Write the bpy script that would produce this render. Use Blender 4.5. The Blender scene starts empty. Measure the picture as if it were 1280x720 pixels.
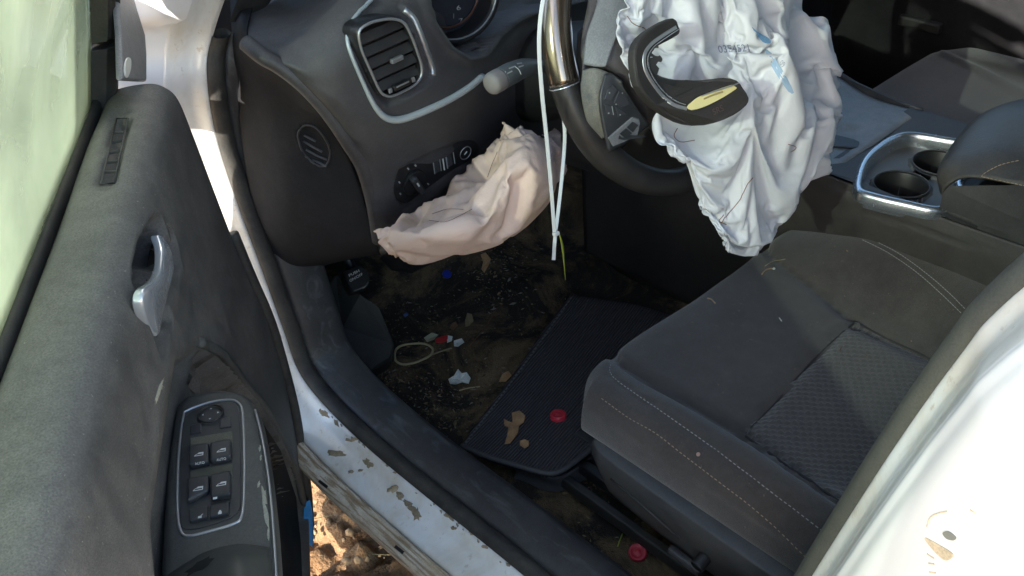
import bpy, bmesh, math, random
import numpy as np
from mathutils import Vector, Matrix
from mathutils.bvhtree import BVHTree
random.seed(4); RNG=np.random.default_rng(4)
S=bpy.context.scene; C=S.collection
# ------------------------------------------------------------------ camera
# units are metres: x to the passenger side, y forward, z up; the driver's sill runs along x = 0
CP=np.array([-.41206,-.72881,1.40755]); F=1203.08
R=np.array([[0.7277498,-0.6837013,-0.0541533],[-0.4365730,-0.4009069,-0.8054053],[0.5289462,0.6097755,-0.5902455]])
cam=bpy.data.cameras.new('camera'); co=bpy.data.objects.new('camera',cam); C.objects.link(co)
cam.sensor_width=36; cam.lens=36*F/1280; cam.clip_start=.02; cam.clip_end=600
co.matrix_world=Matrix([[R[0][i],-R[1][i],-R[2][i],CP[i]] for i in range(3)]+[[0,0,0,1]])
S.camera=co
# ------------------------------------------------------------------ light
SUN=Vector((-2.45,-.38,1.0)).normalized()
W=bpy.data.worlds.new('World'); S.world=W; W.use_nodes=True
nt=W.node_tree; sky=nt.nodes.new('ShaderNodeTexSky'); sky.sky_type='NISHITA'; sky.sun_disc=False
sky.sun_elevation=math.asin(SUN.z); sky.sun_rotation=math.atan2(SUN.x,SUN.y)
nt.links.new(sky.outputs[0],nt.nodes['Background'].inputs[0]); nt.nodes['Background'].inputs[1].default_value=.15
sl=bpy.data.lights.new('sun','SUN'); sl.energy=3.0; sl.angle=math.radians(.5); sl.color=(1,.95,.87)
so=bpy.data.objects.new('sun',sl); C.objects.link(so); so.rotation_euler=SUN.to_track_quat('Z','Y').to_euler()
V=S.view_settings; V.view_transform='Standard'; V.look='None'; V.gamma=1; V.use_curve_mapping=False; V.exposure=2.25
# ------------------------------------------------------------------ coordinates read off the place
def ray(px,py):
    v=R.T@np.array([(px-640)/F,(py-360)/F,1.]); return v
def A(px,py,x=None,y=None,z=None):
    v=ray(px,py)
    i,val=(0,x) if x is not None else (1,y) if y is not None else (2,z)
    return CP+v*(val-CP[i])/v[i]
def prj(P):
    q=(np.asarray(P)-CP)@R.T
    return np.stack([640+F*q[...,0]/q[...,2],360+F*q[...,1]/q[...,2]],-1)
DO=np.array([-.076,.336,0.]); DU=np.array([-.54,-.842,0.]); DU/=np.linalg.norm(DU); DN=np.array([.842,-.54,0.]); DN/=np.linalg.norm(DN); DZ=np.array([0,0,1.])
def D(s,n,z): return DO+s*DU+n*DN+z*DZ                 # the open door's own frame
def Dn(px,py,n):
    v=ray(px,py); t=(n-(CP-DO)@DN)/(v@DN); return CP+t*v
WC=np.array([.5207,.0109,.9351]); wt,wy=.3671,-.0118     # the steering wheel's own frame
WX=np.array([math.cos(wy),math.sin(wy),0]); WN=np.array([math.sin(wy)*math.cos(wt),-math.cos(wy)*math.cos(wt),math.sin(wt)]); WY=np.cross(WN,WX); WY=WY if WY[2]>0 else -WY
def Wp(px,py,h=0.):
    v=ray(px,py); t=(h-(CP-WC)@WN)/(v@WN); return CP+t*v
# ------------------------------------------------------------------ numbers
def crom(P,n):
    """Catmull-Rom through the rows of P, n steps per span"""
    P=np.asarray(P,float); m=len(P)
    if m==2:
        t=np.linspace(0,1,n+1).reshape((-1,)+(1,)*(P.ndim-1)); return P[0]*(1-t)+P[1]*t
    E=np.concatenate([[2*P[0]-P[1]],P,[2*P[-1]-P[-2]]]); out=[]
    for i in range(m-1):
        a,b,c,d=E[i:i+4]
        for k in range(n):
            t=k/n; out.append(.5*((2*b)+(c-a)*t+(2*a-5*b+4*c-d)*t*t+(3*b-a-3*c+d)*t**3))
    out.append(P[-1]); return np.array(out)
def cloop(P,n):
    P=np.asarray(P,float); m=len(P); out=[]
    for i in range(m):
        a,b,c,d=P[(i-1)%m],P[i],P[(i+1)%m],P[(i+2)%m]
        for k in range(n):
            t=k/n; out.append(.5*((2*b)+(c-a)*t+(2*a-5*b+4*c-d)*t*t+(3*b-a-3*c+d)*t**3))
    return np.array(out)
def sst(x,a,b):
    t=np.clip((x-a)/(b-a),0,1); return t*t*(3-2*t)
def dline(Q,P):
    """distance of points Q (.,2) to polyline P"""
    P=np.asarray(P,float); d=np.full(Q.shape[:-1],1e9)
    for a,b in zip(P[:-1],P[1:]):
        ab=b-a; t=np.clip(((Q-a)@ab)/(ab@ab),0,1); d=np.minimum(d,np.linalg.norm(Q-(a+t[...,None]*ab),axis=-1))
    return d
def inside(Q,P):
    P=np.asarray(P,float); r=np.zeros(Q.shape[:-1],bool); x,y=Q[...,0],Q[...,1]
    for (x0,y0),(x1,y1) in zip(P,np.roll(P,-1,0)):
        if y0==y1: continue
        c=((y0>y)!=(y1>y))&(x<(x1-x0)*(y-y0)/(y1-y0)+x0); r^=c
    return r
def sdf(Q,P):
    P=np.asarray(P,float); d=dline(Q,np.vstack([P,P[:1]])); return np.where(inside(Q,P),-d,d)
def vnoise(P,sc,seed=0):
    """smooth value noise, vectorised"""
    P=np.asarray(P)*sc+seed*17.3; i=np.floor(P).astype(int); f=P-i; f=f*f*(3-2*f); out=0
    for dx in (0,1):
        for dy in (0,1):
            for dz in (0,1):
                h=(i[...,0]+dx)*374761393+(i[...,1]+dy)*668265263+(i[...,2]+dz)*2147483647+seed*144665
                h=(h^(h>>13))*1274126177; h=((h^(h>>16))&0xffff)/65535.
                out=out+h*(f[...,0] if dx else 1-f[...,0])*(f[...,1] if dy else 1-f[...,1])*(f[...,2] if dz else 1-f[...,2])
    return out*2-1
def fbm(P,sc,o=4,seed=0):
    r=0;a=1
    for k in range(o): r=r+a*vnoise(P,sc*2**k,seed+k); a*=.5
    return r
# ------------------------------------------------------------------ objects
def thing(name,label,cat,loc=(0,0,0),group=None):
    o=bpy.data.objects.new(name,None); C.objects.link(o); o.location=loc; o.empty_display_size=.05
    o['label']=label; o['category']=cat; o['org']=tuple(loc)
    if group: o['group']=group
    return o
def org(p):
    while p is not None:
        if 'org' in p: return np.array(p['org'][:])
        p=p.parent
    return np.zeros(3)
def mk(name,verts,faces,mat,parent=None,smooth=True,solid=0,label=None,bevel=0,sub=0):
    o0=org(parent); me=bpy.data.meshes.new(name)
    me.from_pydata([tuple(np.asarray(v)-o0) for v in verts],[],[tuple(int(i) for i in f) for f in faces])
    bm=bmesh.new(); bm.from_mesh(me); bmesh.ops.remove_doubles(bm,verts=bm.verts,dist=1e-6)
    if solid==0: bmesh.ops.recalc_face_normals(bm,faces=bm.faces)
    bm.to_mesh(me); bm.free(); me.update()
    o=bpy.data.objects.new(name,me); C.objects.link(o); o.parent=parent
    for m in (mat if isinstance(mat,(list,tuple)) else [mat]): me.materials.append(m)
    if smooth: me.polygons.foreach_set('use_smooth',[True]*len(me.polygons))
    if bevel:
        b=o.modifiers.new('bevel','BEVEL'); b.width=bevel; b.segments=2; b.limit_method='ANGLE'; b.angle_limit=math.radians(38)
    if sub:
        b=o.modifiers.new('sub','SUBSURF'); b.levels=sub; b.render_levels=sub
    if solid:
        b=o.modifiers.new('solid','SOLIDIFY'); b.thickness=solid; b.offset=-1
    if label: o['label']=label
    return o
def tag(o,label,cat,group=None,kind=None):
    if label: o['label']=label
    if cat: o['category']=cat
    if group: o['group']=group
    if kind: o['kind']=kind
    return o
def gfaces(nu,nv,cu=False,cv=False):
    f=[]
    for i in range(nu if cu else nu-1):
        for j in range(nv if cv else nv-1):
            a=i*nv+j;b=((i+1)%nu)*nv+j;c=((i+1)%nu)*nv+(j+1)%nv;d=i*nv+(j+1)%nv; f.append((a,b,c,d))
    return f
def gnorm(G):
    du=np.gradient(G,axis=0); dv=np.gradient(G,axis=1); n=np.cross(du,dv); n/=np.linalg.norm(n,axis=-1,keepdims=True)+1e-12
    return n
def faceview(G):
    """grid turned so that its face normals look at the opening"""
    n=gnorm(G); m=((CP-G)*n).sum(-1).mean()
    return G if m>0 else G[:,::-1].copy()
def dens(ctrl,nu,nv):
    G=crom(np.asarray(ctrl,float),nu); G=crom(G.transpose(1,0,2),nv).transpose(1,0,2); return G
def sheet(name,G,mat,parent,disp=None,solid=.003,label=None,smooth=True):
    G=faceview(np.asarray(G,float))
    if disp is not None:
        n=gnorm(G); d=disp(G,prj(G)); d=disp(G,prj(G+n*d[...,None])); G=G+n*disp(G,prj(G+n*d[...,None]))[...,None]
    nu,nv=G.shape[:2]
    o=mk(name,G.reshape(-1,3),gfaces(nu,nv),mat,parent,smooth=smooth,solid=solid,label=label); return o
def tube(name,P,r,mat,parent=None,n=10,closed=False,flat=None,label=None,caps=True):
    P=np.asarray(P,float); m=len(P); r=np.full(m,r) if np.isscalar(r) else np.asarray(r,float)
    if closed: T=np.roll(P,-1,0)-np.roll(P,1,0)
    else: T=np.gradient(P,axis=0)
    T/=np.linalg.norm(T,axis=1,keepdims=True)+1e-12
    up=np.array([0,0,1.]) if abs(T[0][2])<.9 else np.array([1.,0,0]); u=np.cross(T[0],up); u/=np.linalg.norm(u); vs=[]
    for i in range(m):
        u=u-(u@T[i])*T[i]; u/=np.linalg.norm(u); w=np.cross(T[i],u)
        for k in range(n):
            a=2*math.pi*k/n; vs.append(P[i]+r[i]*(math.cos(a)*u+math.sin(a)*w*(flat or 1)))
    f=gfaces(m,n,cu=closed,cv=True)
    if not closed and caps: f+= [tuple(range(n))[::-1],tuple((m-1)*n+k for k in range(n))]
    return mk(name,vs,f,mat,parent,label=label)
def ribbon(name,P,N,w,t,mat,parent=None,label=None):
    """flat strip along P lying on normals N, w wide, t thick"""
    P=np.asarray(P,float); N=np.asarray(N,float); T=np.gradient(P,axis=0); B=np.cross(T,N); B/=np.linalg.norm(B,axis=1,keepdims=True); vs=[]
    for i in range(len(P)):
        for a,b in ((-.5,0),(-.5,.6),(-.35,1),(.35,1),(.5,.6),(.5,0)): vs.append(P[i]+B[i]*a*w+N[i]*b*t)
    f=gfaces(len(P),6,cv=True)+[tuple(range(6)),tuple((len(P)-1)*6+k for k in range(6))[::-1]]
    return mk(name,vs,f,mat,parent,label=label,smooth=False,bevel=0)
def slab(name,pts,dv,mat,parent=None,bevel=.002,label=None,smooth=False,crown=0):
    """closed outline pts pushed along dv: a solid plate with bevelled edges"""
    P=np.asarray(pts,float); dv=np.asarray(dv,float); n=len(P)
    vs=list(P)+list(P+dv); f=[tuple(range(n)),tuple(range(2*n-1,n-1,-1))]+[(i,(i+1)%n,n+(i+1)%n,n+i) for i in range(n)]
    return mk(name,vs,f,mat,parent,smooth=smooth,bevel=bevel,label=label)
def box(name,c,s,mat,parent=None,ax=None,bevel=.002,label=None):
    c=np.asarray(c,float); ax=np.eye(3) if ax is None else np.asarray(ax); h=np.asarray(s)/2
    vs=[c+ax[0]*h[0]*a+ax[1]*h[1]*b+ax[2]*h[2]*d for a in(-1,1) for b in(-1,1) for d in(-1,1)]
    f=[(0,1,3,2),(4,6,7,5),(0,4,5,1),(2,3,7,6),(0,2,6,4),(1,5,7,3)]
    return mk(name,vs,f,mat,parent,smooth=False,bevel=bevel,label=label)
def surf(*obs):
    vs=[];fs=[]
    for o in obs:
        b=len(vs); M0=org(o.parent) if o.parent else np.zeros(3)
        vs+=[Vector(np.array(v.co)+M0) for v in o.data.vertices]; fs+=[tuple(i+b for i in p.vertices) for p in o.data.polygons]
    return BVHTree.FromPolygons(vs,fs)
STRICT=False
def on(T,px,py,h=0.):
    v=ray(px,py); v=v/np.linalg.norm(v); l,n,i,d=T.ray_cast(Vector(CP),Vector(v))
    if l is None:
        if STRICT: raise ValueError('no surface')
        l,n,i,d=T.find_nearest(Vector(CP+v*1.2))
    n=np.array(n); n=n if n@v<0 else -n
    return np.array(l)+n*h,n
def onpath(T,pts,h=0.,n=6,closed=False):
    P=cloop(pts,n) if closed else crom(np.array(pts,float),n); L=[on(T,*p,h) for p in P]
    return np.array([l[0] for l in L]),np.array([l[1] for l in L])
def onplate(name,T,pts,h,t,mat,parent,bevel=.0015,label=None,loop=0):
    """plate whose outline sits on a surface: flat, turned to the mean normal"""
    if loop: pts=cloop(pts,loop)
    L=[on(T,*p,0) for p in pts]; N=np.mean([l[1] for l in L],0); N/=np.linalg.norm(N); P=np.array([l[0] for l in L]); c=P.mean(0)
    P=P-((P-c)@N)[:,None]*N*.7
    return slab(name,P+N*(h-t),N*t,mat,parent,bevel=bevel,label=label)
def lettering(name,txt,T,p0,p1,size_px,mat,parent,h=.0006,label=None,conform=False):
    """printed letters lying on a surface from pixel p0 towards p1"""
    a,n=on(T,*p0); b,_=on(T,*p1); x=b-a; x-=n*(x@n); L=np.linalg.norm(x); x/=L; y=np.cross(n,x)
    cu=bpy.data.curves.new('t','FONT'); cu.body=txt; cu.size=1; cu.extrude=.01
    o=bpy.data.objects.new('t',cu); C.objects.link(o); dg=bpy.context.evaluated_depsgraph_get(); me=bpy.data.meshes.new_from_object(o.evaluated_get(dg))
    bpy.data.objects.remove(o); vs=np.array([v.co[:] for v in me.vertices]); fs=[tuple(p.vertices) for p in me.polygons]
    w=np.ptp(vs[:,0]); k=L/w; hh=size_px
    vs[:,0]-=vs[:,0].min(); z_=vs[:,[2]]; vs=vs[:,[0]]*k*x+vs[:,[1]]*hh*y+a
    if conform:
        o2=[]
        for q,zz in zip(vs,z_[:,0]):
            u_=q-CP; u_/=np.linalg.norm(u_); l_,n_,i_,d_=T.ray_cast(Vector(CP),Vector(u_)); l_=q if l_ is None else np.array(l_)
            o2.append(l_-u_*(h+zz*.02))
        vs=np.array(o2)
    else: vs=vs+z_*.01*n+n*h
    o=mk(name,vs,fs,mat,parent,smooth=False,label=label); return o
# ------------------------------------------------------------------ materials
def mat(name,base,rough=.5,metal=0,bump=0,bscale=300,dust=0,dcol=(.34,.31,.27),dscale=9,spec=.5,var=0,coat=0,updust_sheen=0,trans=0,bumpd=.001,sheen=0,extra=None,dthr=.5,sss=0,grain=1.):
    m=bpy.data.materials.new(name); m.use_nodes=True; n=m.node_tree; N=n.nodes; L=n.links; b=N['Principled BSDF']
    b.inputs['Base Color'].default_value=(*base,1); b.inputs['Roughness'].default_value=rough; b.inputs['Metallic'].default_value=metal
    b.inputs['Specular IOR Level'].default_value=spec; b.inputs['Coat Weight'].default_value=coat; b.inputs['Coat Roughness'].default_value=.12
    b.inputs['Sheen Weight'].default_value=sheen
    if sss: b.inputs['Subsurface Weight'].default_value=sss; b.inputs['Subsurface Scale'].default_value=.01
    tc=N.new('ShaderNodeTexCoord'); geo=N.new('ShaderNodeNewGeometry')
    def noise(sc,det=5,rg=.6,dist=0):
        t=N.new('ShaderNodeTexNoise'); t.inputs['Scale'].default_value=sc; t.inputs['Detail'].default_value=det; t.inputs['Roughness'].default_value=rg; t.inputs['Distortion'].default_value=dist
        L.new(tc.outputs['Object'],t.inputs['Vector']); return t.outputs['Fac']
    def rmp(s,a,b_,lo=0,hi=1):
        t=N.new('ShaderNodeMapRange'); t.inputs[1].default_value=a; t.inputs[2].default_value=b_; t.inputs[3].default_value=lo; t.inputs[4].default_value=hi; L.new(s,t.inputs[0]); return t.outputs[0]
    def mth(op,a,b_):
        t=N.new('ShaderNodeMath'); t.operation=op
        for i,q in enumerate((a,b_)):
            if hasattr(q,'links'): L.new(q,t.inputs[i])
            else: t.inputs[i].default_value=q
        return t.outputs[0]
    def mix(fac,c1,c2):
        t=N.new('ShaderNodeMix'); t.data_type='RGBA'
        if hasattr(fac,'links'): L.new(fac,t.inputs[0])
        else: t.inputs[0].default_value=fac
        for i,q in ((6,c1),(7,c2)):
            if hasattr(q,'links'): L.new(q,t.inputs[i])
            else: t.inputs[i].default_value=(*q,1)
        return t.outputs[2]
    col=base; ctx=dict(N=N,L=L,tc=tc,noise=noise,rmp=rmp,mth=mth,mix=mix,b=b,geo=geo,m=m)
    if var:
        col=mix(rmp(noise(14,4),.3,.7),tuple(c*(1-var) for c in base),tuple(min(1,c*(1+var)) for c in base))
    if extra: col=extra(ctx,col) or col
    rsock=None
    if dust or updust_sheen:
        f=rmp(noise(dscale,8,.68,.3),dthr-.16,dthr+.22,0,dust)
        sp=rmp(noise(dscale*26,3,.6),.6,.74,0,dust*.55); f=mth('MAXIMUM',f,sp)
        if updust_sheen:
            x=N.new('ShaderNodeSeparateXYZ'); L.new(geo.outputs['Normal'],x.inputs[0]); u=rmp(x.outputs[2],.35,1,0,updust_sheen)
            u=mth('MULTIPLY',u,rmp(noise(dscale*2.3,6,.6),.25,.65,.55,1)); f=mth('MAXIMUM',f,u)
        col=mix(f,col,dcol); rsock=rmp(f,0,.7,rough,min(1,max(rough,.85))); L.new(rsock,b.inputs['Roughness'])
    if bump and metal<.5 and grain:
        g1=rmp(noise(620,2,.5),.3,.7,1-.16*grain,1+.16*grain); g2=rmp(noise(55,5,.7),.3,.7,.86,1.14); g=mth('MULTIPLY',g1,g2)
        mm=N.new('ShaderNodeVectorMath'); mm.operation='SCALE'; L.new(g,mm.inputs['Scale'])
        if hasattr(col,'links'): L.new(col,mm.inputs[0])
        else: mm.inputs[0].default_value=col
        col=mm.outputs[0]
    if hasattr(col,'links'): L.new(col,b.inputs['Base Color'])
    if bump:
        bp=N.new('ShaderNodeBump'); bp.inputs['Strength'].default_value=bump; bp.inputs['Distance'].default_value=bumpd; L.new(noise(bscale,4,.6),bp.inputs['Height'])
        if 'hn' in ctx: 
            b2=N.new('ShaderNodeBump'); b2.inputs['Strength'].default_value=ctx.get('hs',.6); b2.inputs['Distance'].default_value=ctx.get('hd',.001); L.new(ctx['hn'],b2.inputs['Height']); L.new(b2.outputs[0],bp.inputs['Normal'])
        L.new(bp.outputs[0],b.inputs['Normal'])
    return m
def speck(col,thr=.68,sc=160,amt=1):
    def f(c,base):
        k=c['rmp'](c['noise'](sc,3,.6),thr,thr+.05,0,amt); return c['mix'](k,base,col)
    return f
plast=mat('dark_grain_plastic',(.030,.030,.032),.48,bump=.5,bscale=900,dust=.22,dcol=(.16,.15,.14),bumpd=.0006,spec=.45)
dashm=mat('dash_soft_plastic',(.030,.029,.032),.46,bump=.45,bscale=1100,dust=.30,dcol=(.15,.14,.135),dscale=5,bumpd=.0005,updust_sheen=.6)  # up-facing share of the dust colour imitates sky sheen on the dash top
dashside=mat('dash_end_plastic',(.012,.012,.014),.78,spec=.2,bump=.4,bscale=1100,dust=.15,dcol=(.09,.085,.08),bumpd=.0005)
doorm=mat('door_trim_plastic',(.040,.041,.042),.50,bump=.9,bscale=700,dust=.52,dcol=(.19,.182,.165),dscale=9,bumpd=.0008,updust_sheen=.8,extra=speck((.35,.34,.29),.68,260,.6),dthr=.46,grain=1.4)
podm=mat('armrest_plastic',(.030,.033,.035),.42,bump=.5,bscale=900,dust=.32,dcol=(.17,.17,.14),dscale=13,bumpd=.0006,updust_sheen=.3)
podscr=mat('dried_mud_smear',(.30,.30,.24),.9,bump=.5,bscale=300)
black=mat('black_plastic',(.012,.012,.013),.45,bump=.3,bscale=900,bumpd=.0005)
blackd=mat('dusty_black_plastic',(.015,.015,.016),.5,bump=.4,bscale=700,dust=.3,dcol=(.11,.10,.085),bumpd=.0006)
void=mat('void_black',(.006,.006,.006),.95)
btn=mat('button_plastic',(.022,.025,.030),.35,dust=.2,dcol=(.12,.12,.10),dscale=40)
mark=mat('white_print',(.62,.64,.62),.6)
dimark=mat('dim_print',(.25,.27,.27),.6)
rubber=mat('rubber_seal',(.014,.014,.014),.62,bump=.6,bscale=260,dust=.35,dcol=(.14,.125,.10),dscale=18)
rubgrey=mat('dusty_pillar_rubber',(.045,.048,.043),.75,bump=.4,bscale=300,dust=.4,dcol=(.10,.095,.075),dscale=12)
chrome=mat('chrome',(.74,.78,.82),.16,metal=.85,dust=.12,dcol=(.3,.3,.28),dscale=60)
satin=mat('satin_silver_trim',(.42,.44,.46),.30,metal=.75,dust=.25,dcol=(.32,.31,.29),dscale=25)
gloss=mat('bronze_gloss_insert',(.20,.16,.12),.16,metal=.9,coat=1,dust=.10,dcol=(.25,.22,.18),dscale=30)
leather=mat('worn_wheel_leather',(.020,.019,.019),.33,bump=.5,bscale=500,dust=.2,dcol=(.10,.085,.07),dscale=16,bumpd=.0006)
hubm=mat('hub_cover_plastic',(.045,.041,.042),.45,bump=.4,bscale=1100,dust=.35,dcol=(.17,.15,.14),dscale=8,bumpd=.0005)
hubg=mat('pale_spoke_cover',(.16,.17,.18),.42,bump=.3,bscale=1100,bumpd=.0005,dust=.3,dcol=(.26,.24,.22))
def scr(c,base):
    t=c['N'].new('ShaderNodeTexNoise'); t.inputs['Scale'].default_value=1; t.inputs['Detail'].default_value=6; t.inputs['Distortion'].default_value=1.2
    mp=c['N'].new('ShaderNodeMapping'); mp.inputs['Scale'].default_value=(60,14,40); mp.inputs['Rotation'].default_value=(0,0,.6); c['L'].new(c['tc'].outputs['Object'],mp.inputs[0]); c['L'].new(mp.outputs[0],t.inputs['Vector'])
    return c['mix'](c['rmp'](t.outputs['Fac'],.55,.72,0,.55),base,(.10,.115,.12))
scuffm=mat('scuffed_sill_plastic',(.024,.024,.027),.42,bump=.5,bscale=700,dust=.25,dcol=(.12,.12,.105),dscale=16,extra=scr,bumpd=.0006)
def paintx(c,base):
    k=c['rmp'](c['noise'](5,8,.7,.6),.44,.66,0,.62); base=c['mix'](k,base,(.48,.40,.27))
    k2=c['rmp'](c['noise'](70,6,.7),.60,.70,0,.55); return c['mix'](k2,base,(.30,.23,.14))
paint=mat('white_paint',(.74,.75,.74),.28,coat=.5,extra=paintx,dust=.1,dcol=(.55,.46,.33))
paintc=mat('clean_white_paint',(.80,.80,.79),.25,coat=.6,var=.02,dust=.03,dcol=(.6,.52,.4))
def paintl(c,base):
    t=c['N'].new('ShaderNodeTexNoise'); t.inputs['Scale'].default_value=1; t.inputs['Detail'].default_value=6; mp=c['N'].new('ShaderNodeMapping'); mp.inputs['Scale'].default_value=(260,9,260); c['L'].new(c['tc'].outputs['Object'],mp.inputs[0]); c['L'].new(mp.outputs[0],t.inputs['Vector'])
    base=c['mix'](c['rmp'](t.outputs['Fac'],.48,.58,0,.85),base,(.24,.17,.10))
    k=c['rmp'](c['noise'](9,8,.75,.5),.36,.62,0,.6); return c['mix'](k,base,(.34,.23,.12))
paintlip=mat('rust_stained_lip',(.62,.56,.45),.5,extra=paintl,bump=.5,bscale=160)
mud=mat('dried_mud',(.27,.215,.14),.95,bump=1,bscale=240,var=.35,bumpd=.002)
rust=mat('primer_stain',(.64,.52,.36),.9,bump=.4,bscale=300,var=.2)
def seatx(c,base):
    k=c['rmp'](c['noise'](7,7,.65),.45,.75,0,.5); base=c['mix'](k,base,(.085,.078,.073))
    k=c['rmp'](c['noise'](240,2,.5),.72,.76,0,.6); return c['mix'](k,base,(.20,.15,.10))
seatm=mat('charcoal_seat_cloth',(.052,.046,.043),.92,bump=.9,bscale=1400,extra=seatx,sheen=.35,bumpd=.0007,spec=.2)
def insx(c,base):
    N,L=c['N'],c['L']; outs=[]
    for rot,ph in ((0.12,0),(1.69,0)):
        mp=N.new('ShaderNodeMapping'); mp.inputs['Rotation'].default_value=(0,0,rot); mp.inputs['Scale'].default_value=(1,1,1); L.new(c['tc'].outputs['Object'],mp.inputs[0])
        w=N.new('ShaderNodeTexWave'); w.wave_type='BANDS'; w.bands_direction='X'; w.inputs['Scale'].default_value=25; w.inputs['Distortion'].default_value=1.4; w.inputs['Detail'].default_value=2; w.inputs['Detail Scale'].default_value=3; L.new(mp.outputs[0],w.inputs['Vector']); outs.append(w.outputs['Fac'])
    q0=c['rmp'](outs[0],.3,.7); q1=c['rmp'](outs[1],.3,.7); q2=c['mth']('SUBTRACT',q0,q1); k=c['mth']('ABSOLUTE',q2,0); c['hn']=k; c['hs']=.5; c['hd']=.0015
    return c['mix'](c['rmp'](k,.1,.9),(.072,.067,.067),(.048,.045,.045))
insm=mat('patterned_seat_cloth',(.05,.05,.055),.92,bump=.8,bscale=1200,extra=insx,sheen=.35,bumpd=.0007,spec=.2)
piping=mat('seat_seam_cloth',(.022,.022,.024),.95,bump=.6,bscale=900)
thread=mat('grey_thread',(.30,.30,.30),.8)
threadt=mat('tan_thread',(.30,.23,.16),.8)
def carpx(c,base):
    k=c['rmp'](c['noise'](6.5,9,.72,.8),.47,.62,0,.9); base=c['mix'](k,base,(.20,.14,.08))
    k=c['rmp'](c['noise'](150,3,.6),.66,.72,0,.7); return c['mix'](k,base,(.20,.15,.08))
carpet=mat('dirty_black_carpet',(.034,.030,.025),1,bump=1,bscale=420,extra=carpx,bumpd=.004,spec=.1)
def matx(c,base):
    N,L=c['N'],c['L']
    mp=N.new('ShaderNodeMapping'); mp.inputs['Rotation'].default_value=(0,0,-.28); L.new(c['tc'].outputs['Object'],mp.inputs[0])
    w=N.new('ShaderNodeTexWave'); w.bands_direction='Y'; w.inputs['Scale'].default_value=62; w.inputs['Distortion'].default_value=.3; L.new(mp.outputs[0],w.inputs['Vector'])
    c['hn']=w.outputs['Fac']; c['hs']=.9; c['hd']=.002
    k=c['rmp'](c['noise'](6,6,.6),.45,.7,0,.5); base=c['mix'](k,base,(.055,.052,.05)); return c['mix'](c['mth']('MULTIPLY',c['rmp'](w.outputs['Fac'],.5,1),.7),base,(.11,.105,.11))
matm=mat('ribbed_floor_mat',(.034,.032,.034),.8,bump=.6,bscale=700,extra=matx,spec=.3)
matedge=mat('floor_mat_edge',(.05,.048,.05),.7,bump=.4,bscale=600)
def clothx(c,base):
    k=c['rmp'](c['noise'](5,5,.6),.5,.75,0,.35); return c['mix'](k,base,(.62,.58,.52))
bagm=mat('white_airbag_nylon',(.78,.79,.81),.42,bump=.35,bscale=120,extra=clothx,grain=0,bumpd=.002,sheen=.2,sss=0)
def addtrans(m,f,col):
    n=m.node_tree; b=n.nodes['Principled BSDF']; o=n.nodes['Material Output']; t=n.nodes.new('ShaderNodeBsdfTranslucent'); t.inputs[0].default_value=(*col,1); x=n.nodes.new('ShaderNodeMixShader'); x.inputs[0].default_value=f
    n.links.new(b.outputs[0],x.inputs[1]); n.links.new(t.outputs[0],x.inputs[2]); n.links.new(x.outputs[0],o.inputs[0])
addtrans(bagm,.28,(.80,.86,.92))
bagin=mat('blue_inner_coating',(.16,.33,.52),.6,bump=.3,bscale=200)
def kneex(c,base):
    k=c['rmp'](c['noise'](9,6,.65,.5),.54,.70,0,.7); base=c['mix'](k,base,(.58,.42,.22))
    k=c['rmp'](c['noise'](16,6,.7,.4),.64,.74,0,.5); return c['mix'](k,base,(.34,.20,.14))
kneem=mat('stained_beige_airbag_nylon',(.80,.60,.50),.6,bump=.4,bscale=140,extra=kneex,grain=0,bumpd=.002)
addtrans(kneem,.15,(.7,.5,.4))
bthread=mat('brown_thread',(.26,.15,.12),.8)
nylon=mat('white_zip_tie_nylon',(.60,.62,.62),.4)
yel=mat('pale_yellow_emblem_film',(.72,.62,.26),.35,dust=.2,dcol=(.8,.78,.6),dscale=40)
redp=mat('red_cap_plastic',(.46,.015,.035),.42,bump=.3,bscale=300,dust=.15,dcol=(.4,.2,.15),dscale=60)
bluep=mat('blue_plastic',(.01,.03,.30),.35)
tape=mat('blue_masking_tape',(.03,.22,.50),.6,bump=.3,bscale=200,var=.15)
leafm=mat('dry_leaf',(.36,.21,.10),.8,bump=.6,bscale=180,var=.35)
paper=mat('white_paper_scrap',(.62,.63,.58),.8,var=.15,bump=.4,bscale=120)
redpap=mat('red_paper_scrap',(.45,.02,.02),.7)
ringm=mat('tan_rubber_band',(.40,.33,.17),.6,var=.2)
green=mat('yellow_green_blade',(.30,.36,.05),.6)
straw=mat('pale_straw',(.42,.34,.18),.8,var=.2)
brown=mat('brown_twig',(.13,.065,.035),.9)
crumb=[mat('crumb_tan',(.20,.14,.07),.9),mat('crumb_brown',(.09,.05,.025),.9),mat('crumb_dark',(.04,.03,.02),.9),mat('crumb_olive',(.10,.085,.04),.9),mat('crumb_grey',(.17,.16,.13),.9)]
brass=mat('worn_metal',(.30,.28,.26),.4,metal=.8)
def dirtx(c,base):
    k=c['rmp'](c['noise'](3,8,.7,.4),.35,.68); base=c['mix'](k,(.23,.12,.052),(.35,.22,.125))
    k=c['rmp'](c['noise'](45,6,.7),.55,.72,0,.7); base=c['mix'](k,base,(.52,.40,.25))
    k=c['rmp'](c['noise'](26,7,.7),.28,.40,.7,0); return c['mix'](k,base,(.13,.07,.035))
dirt=mat('orange_dirt',(.4,.25,.13),.97,bump=1,bscale=130,extra=dirtx,bumpd=.006,spec=.15)
rock=mat('tan_rock',(.42,.29,.17),.95,bump=.8,bscale=60,var=.3,bumpd=.004)
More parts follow.
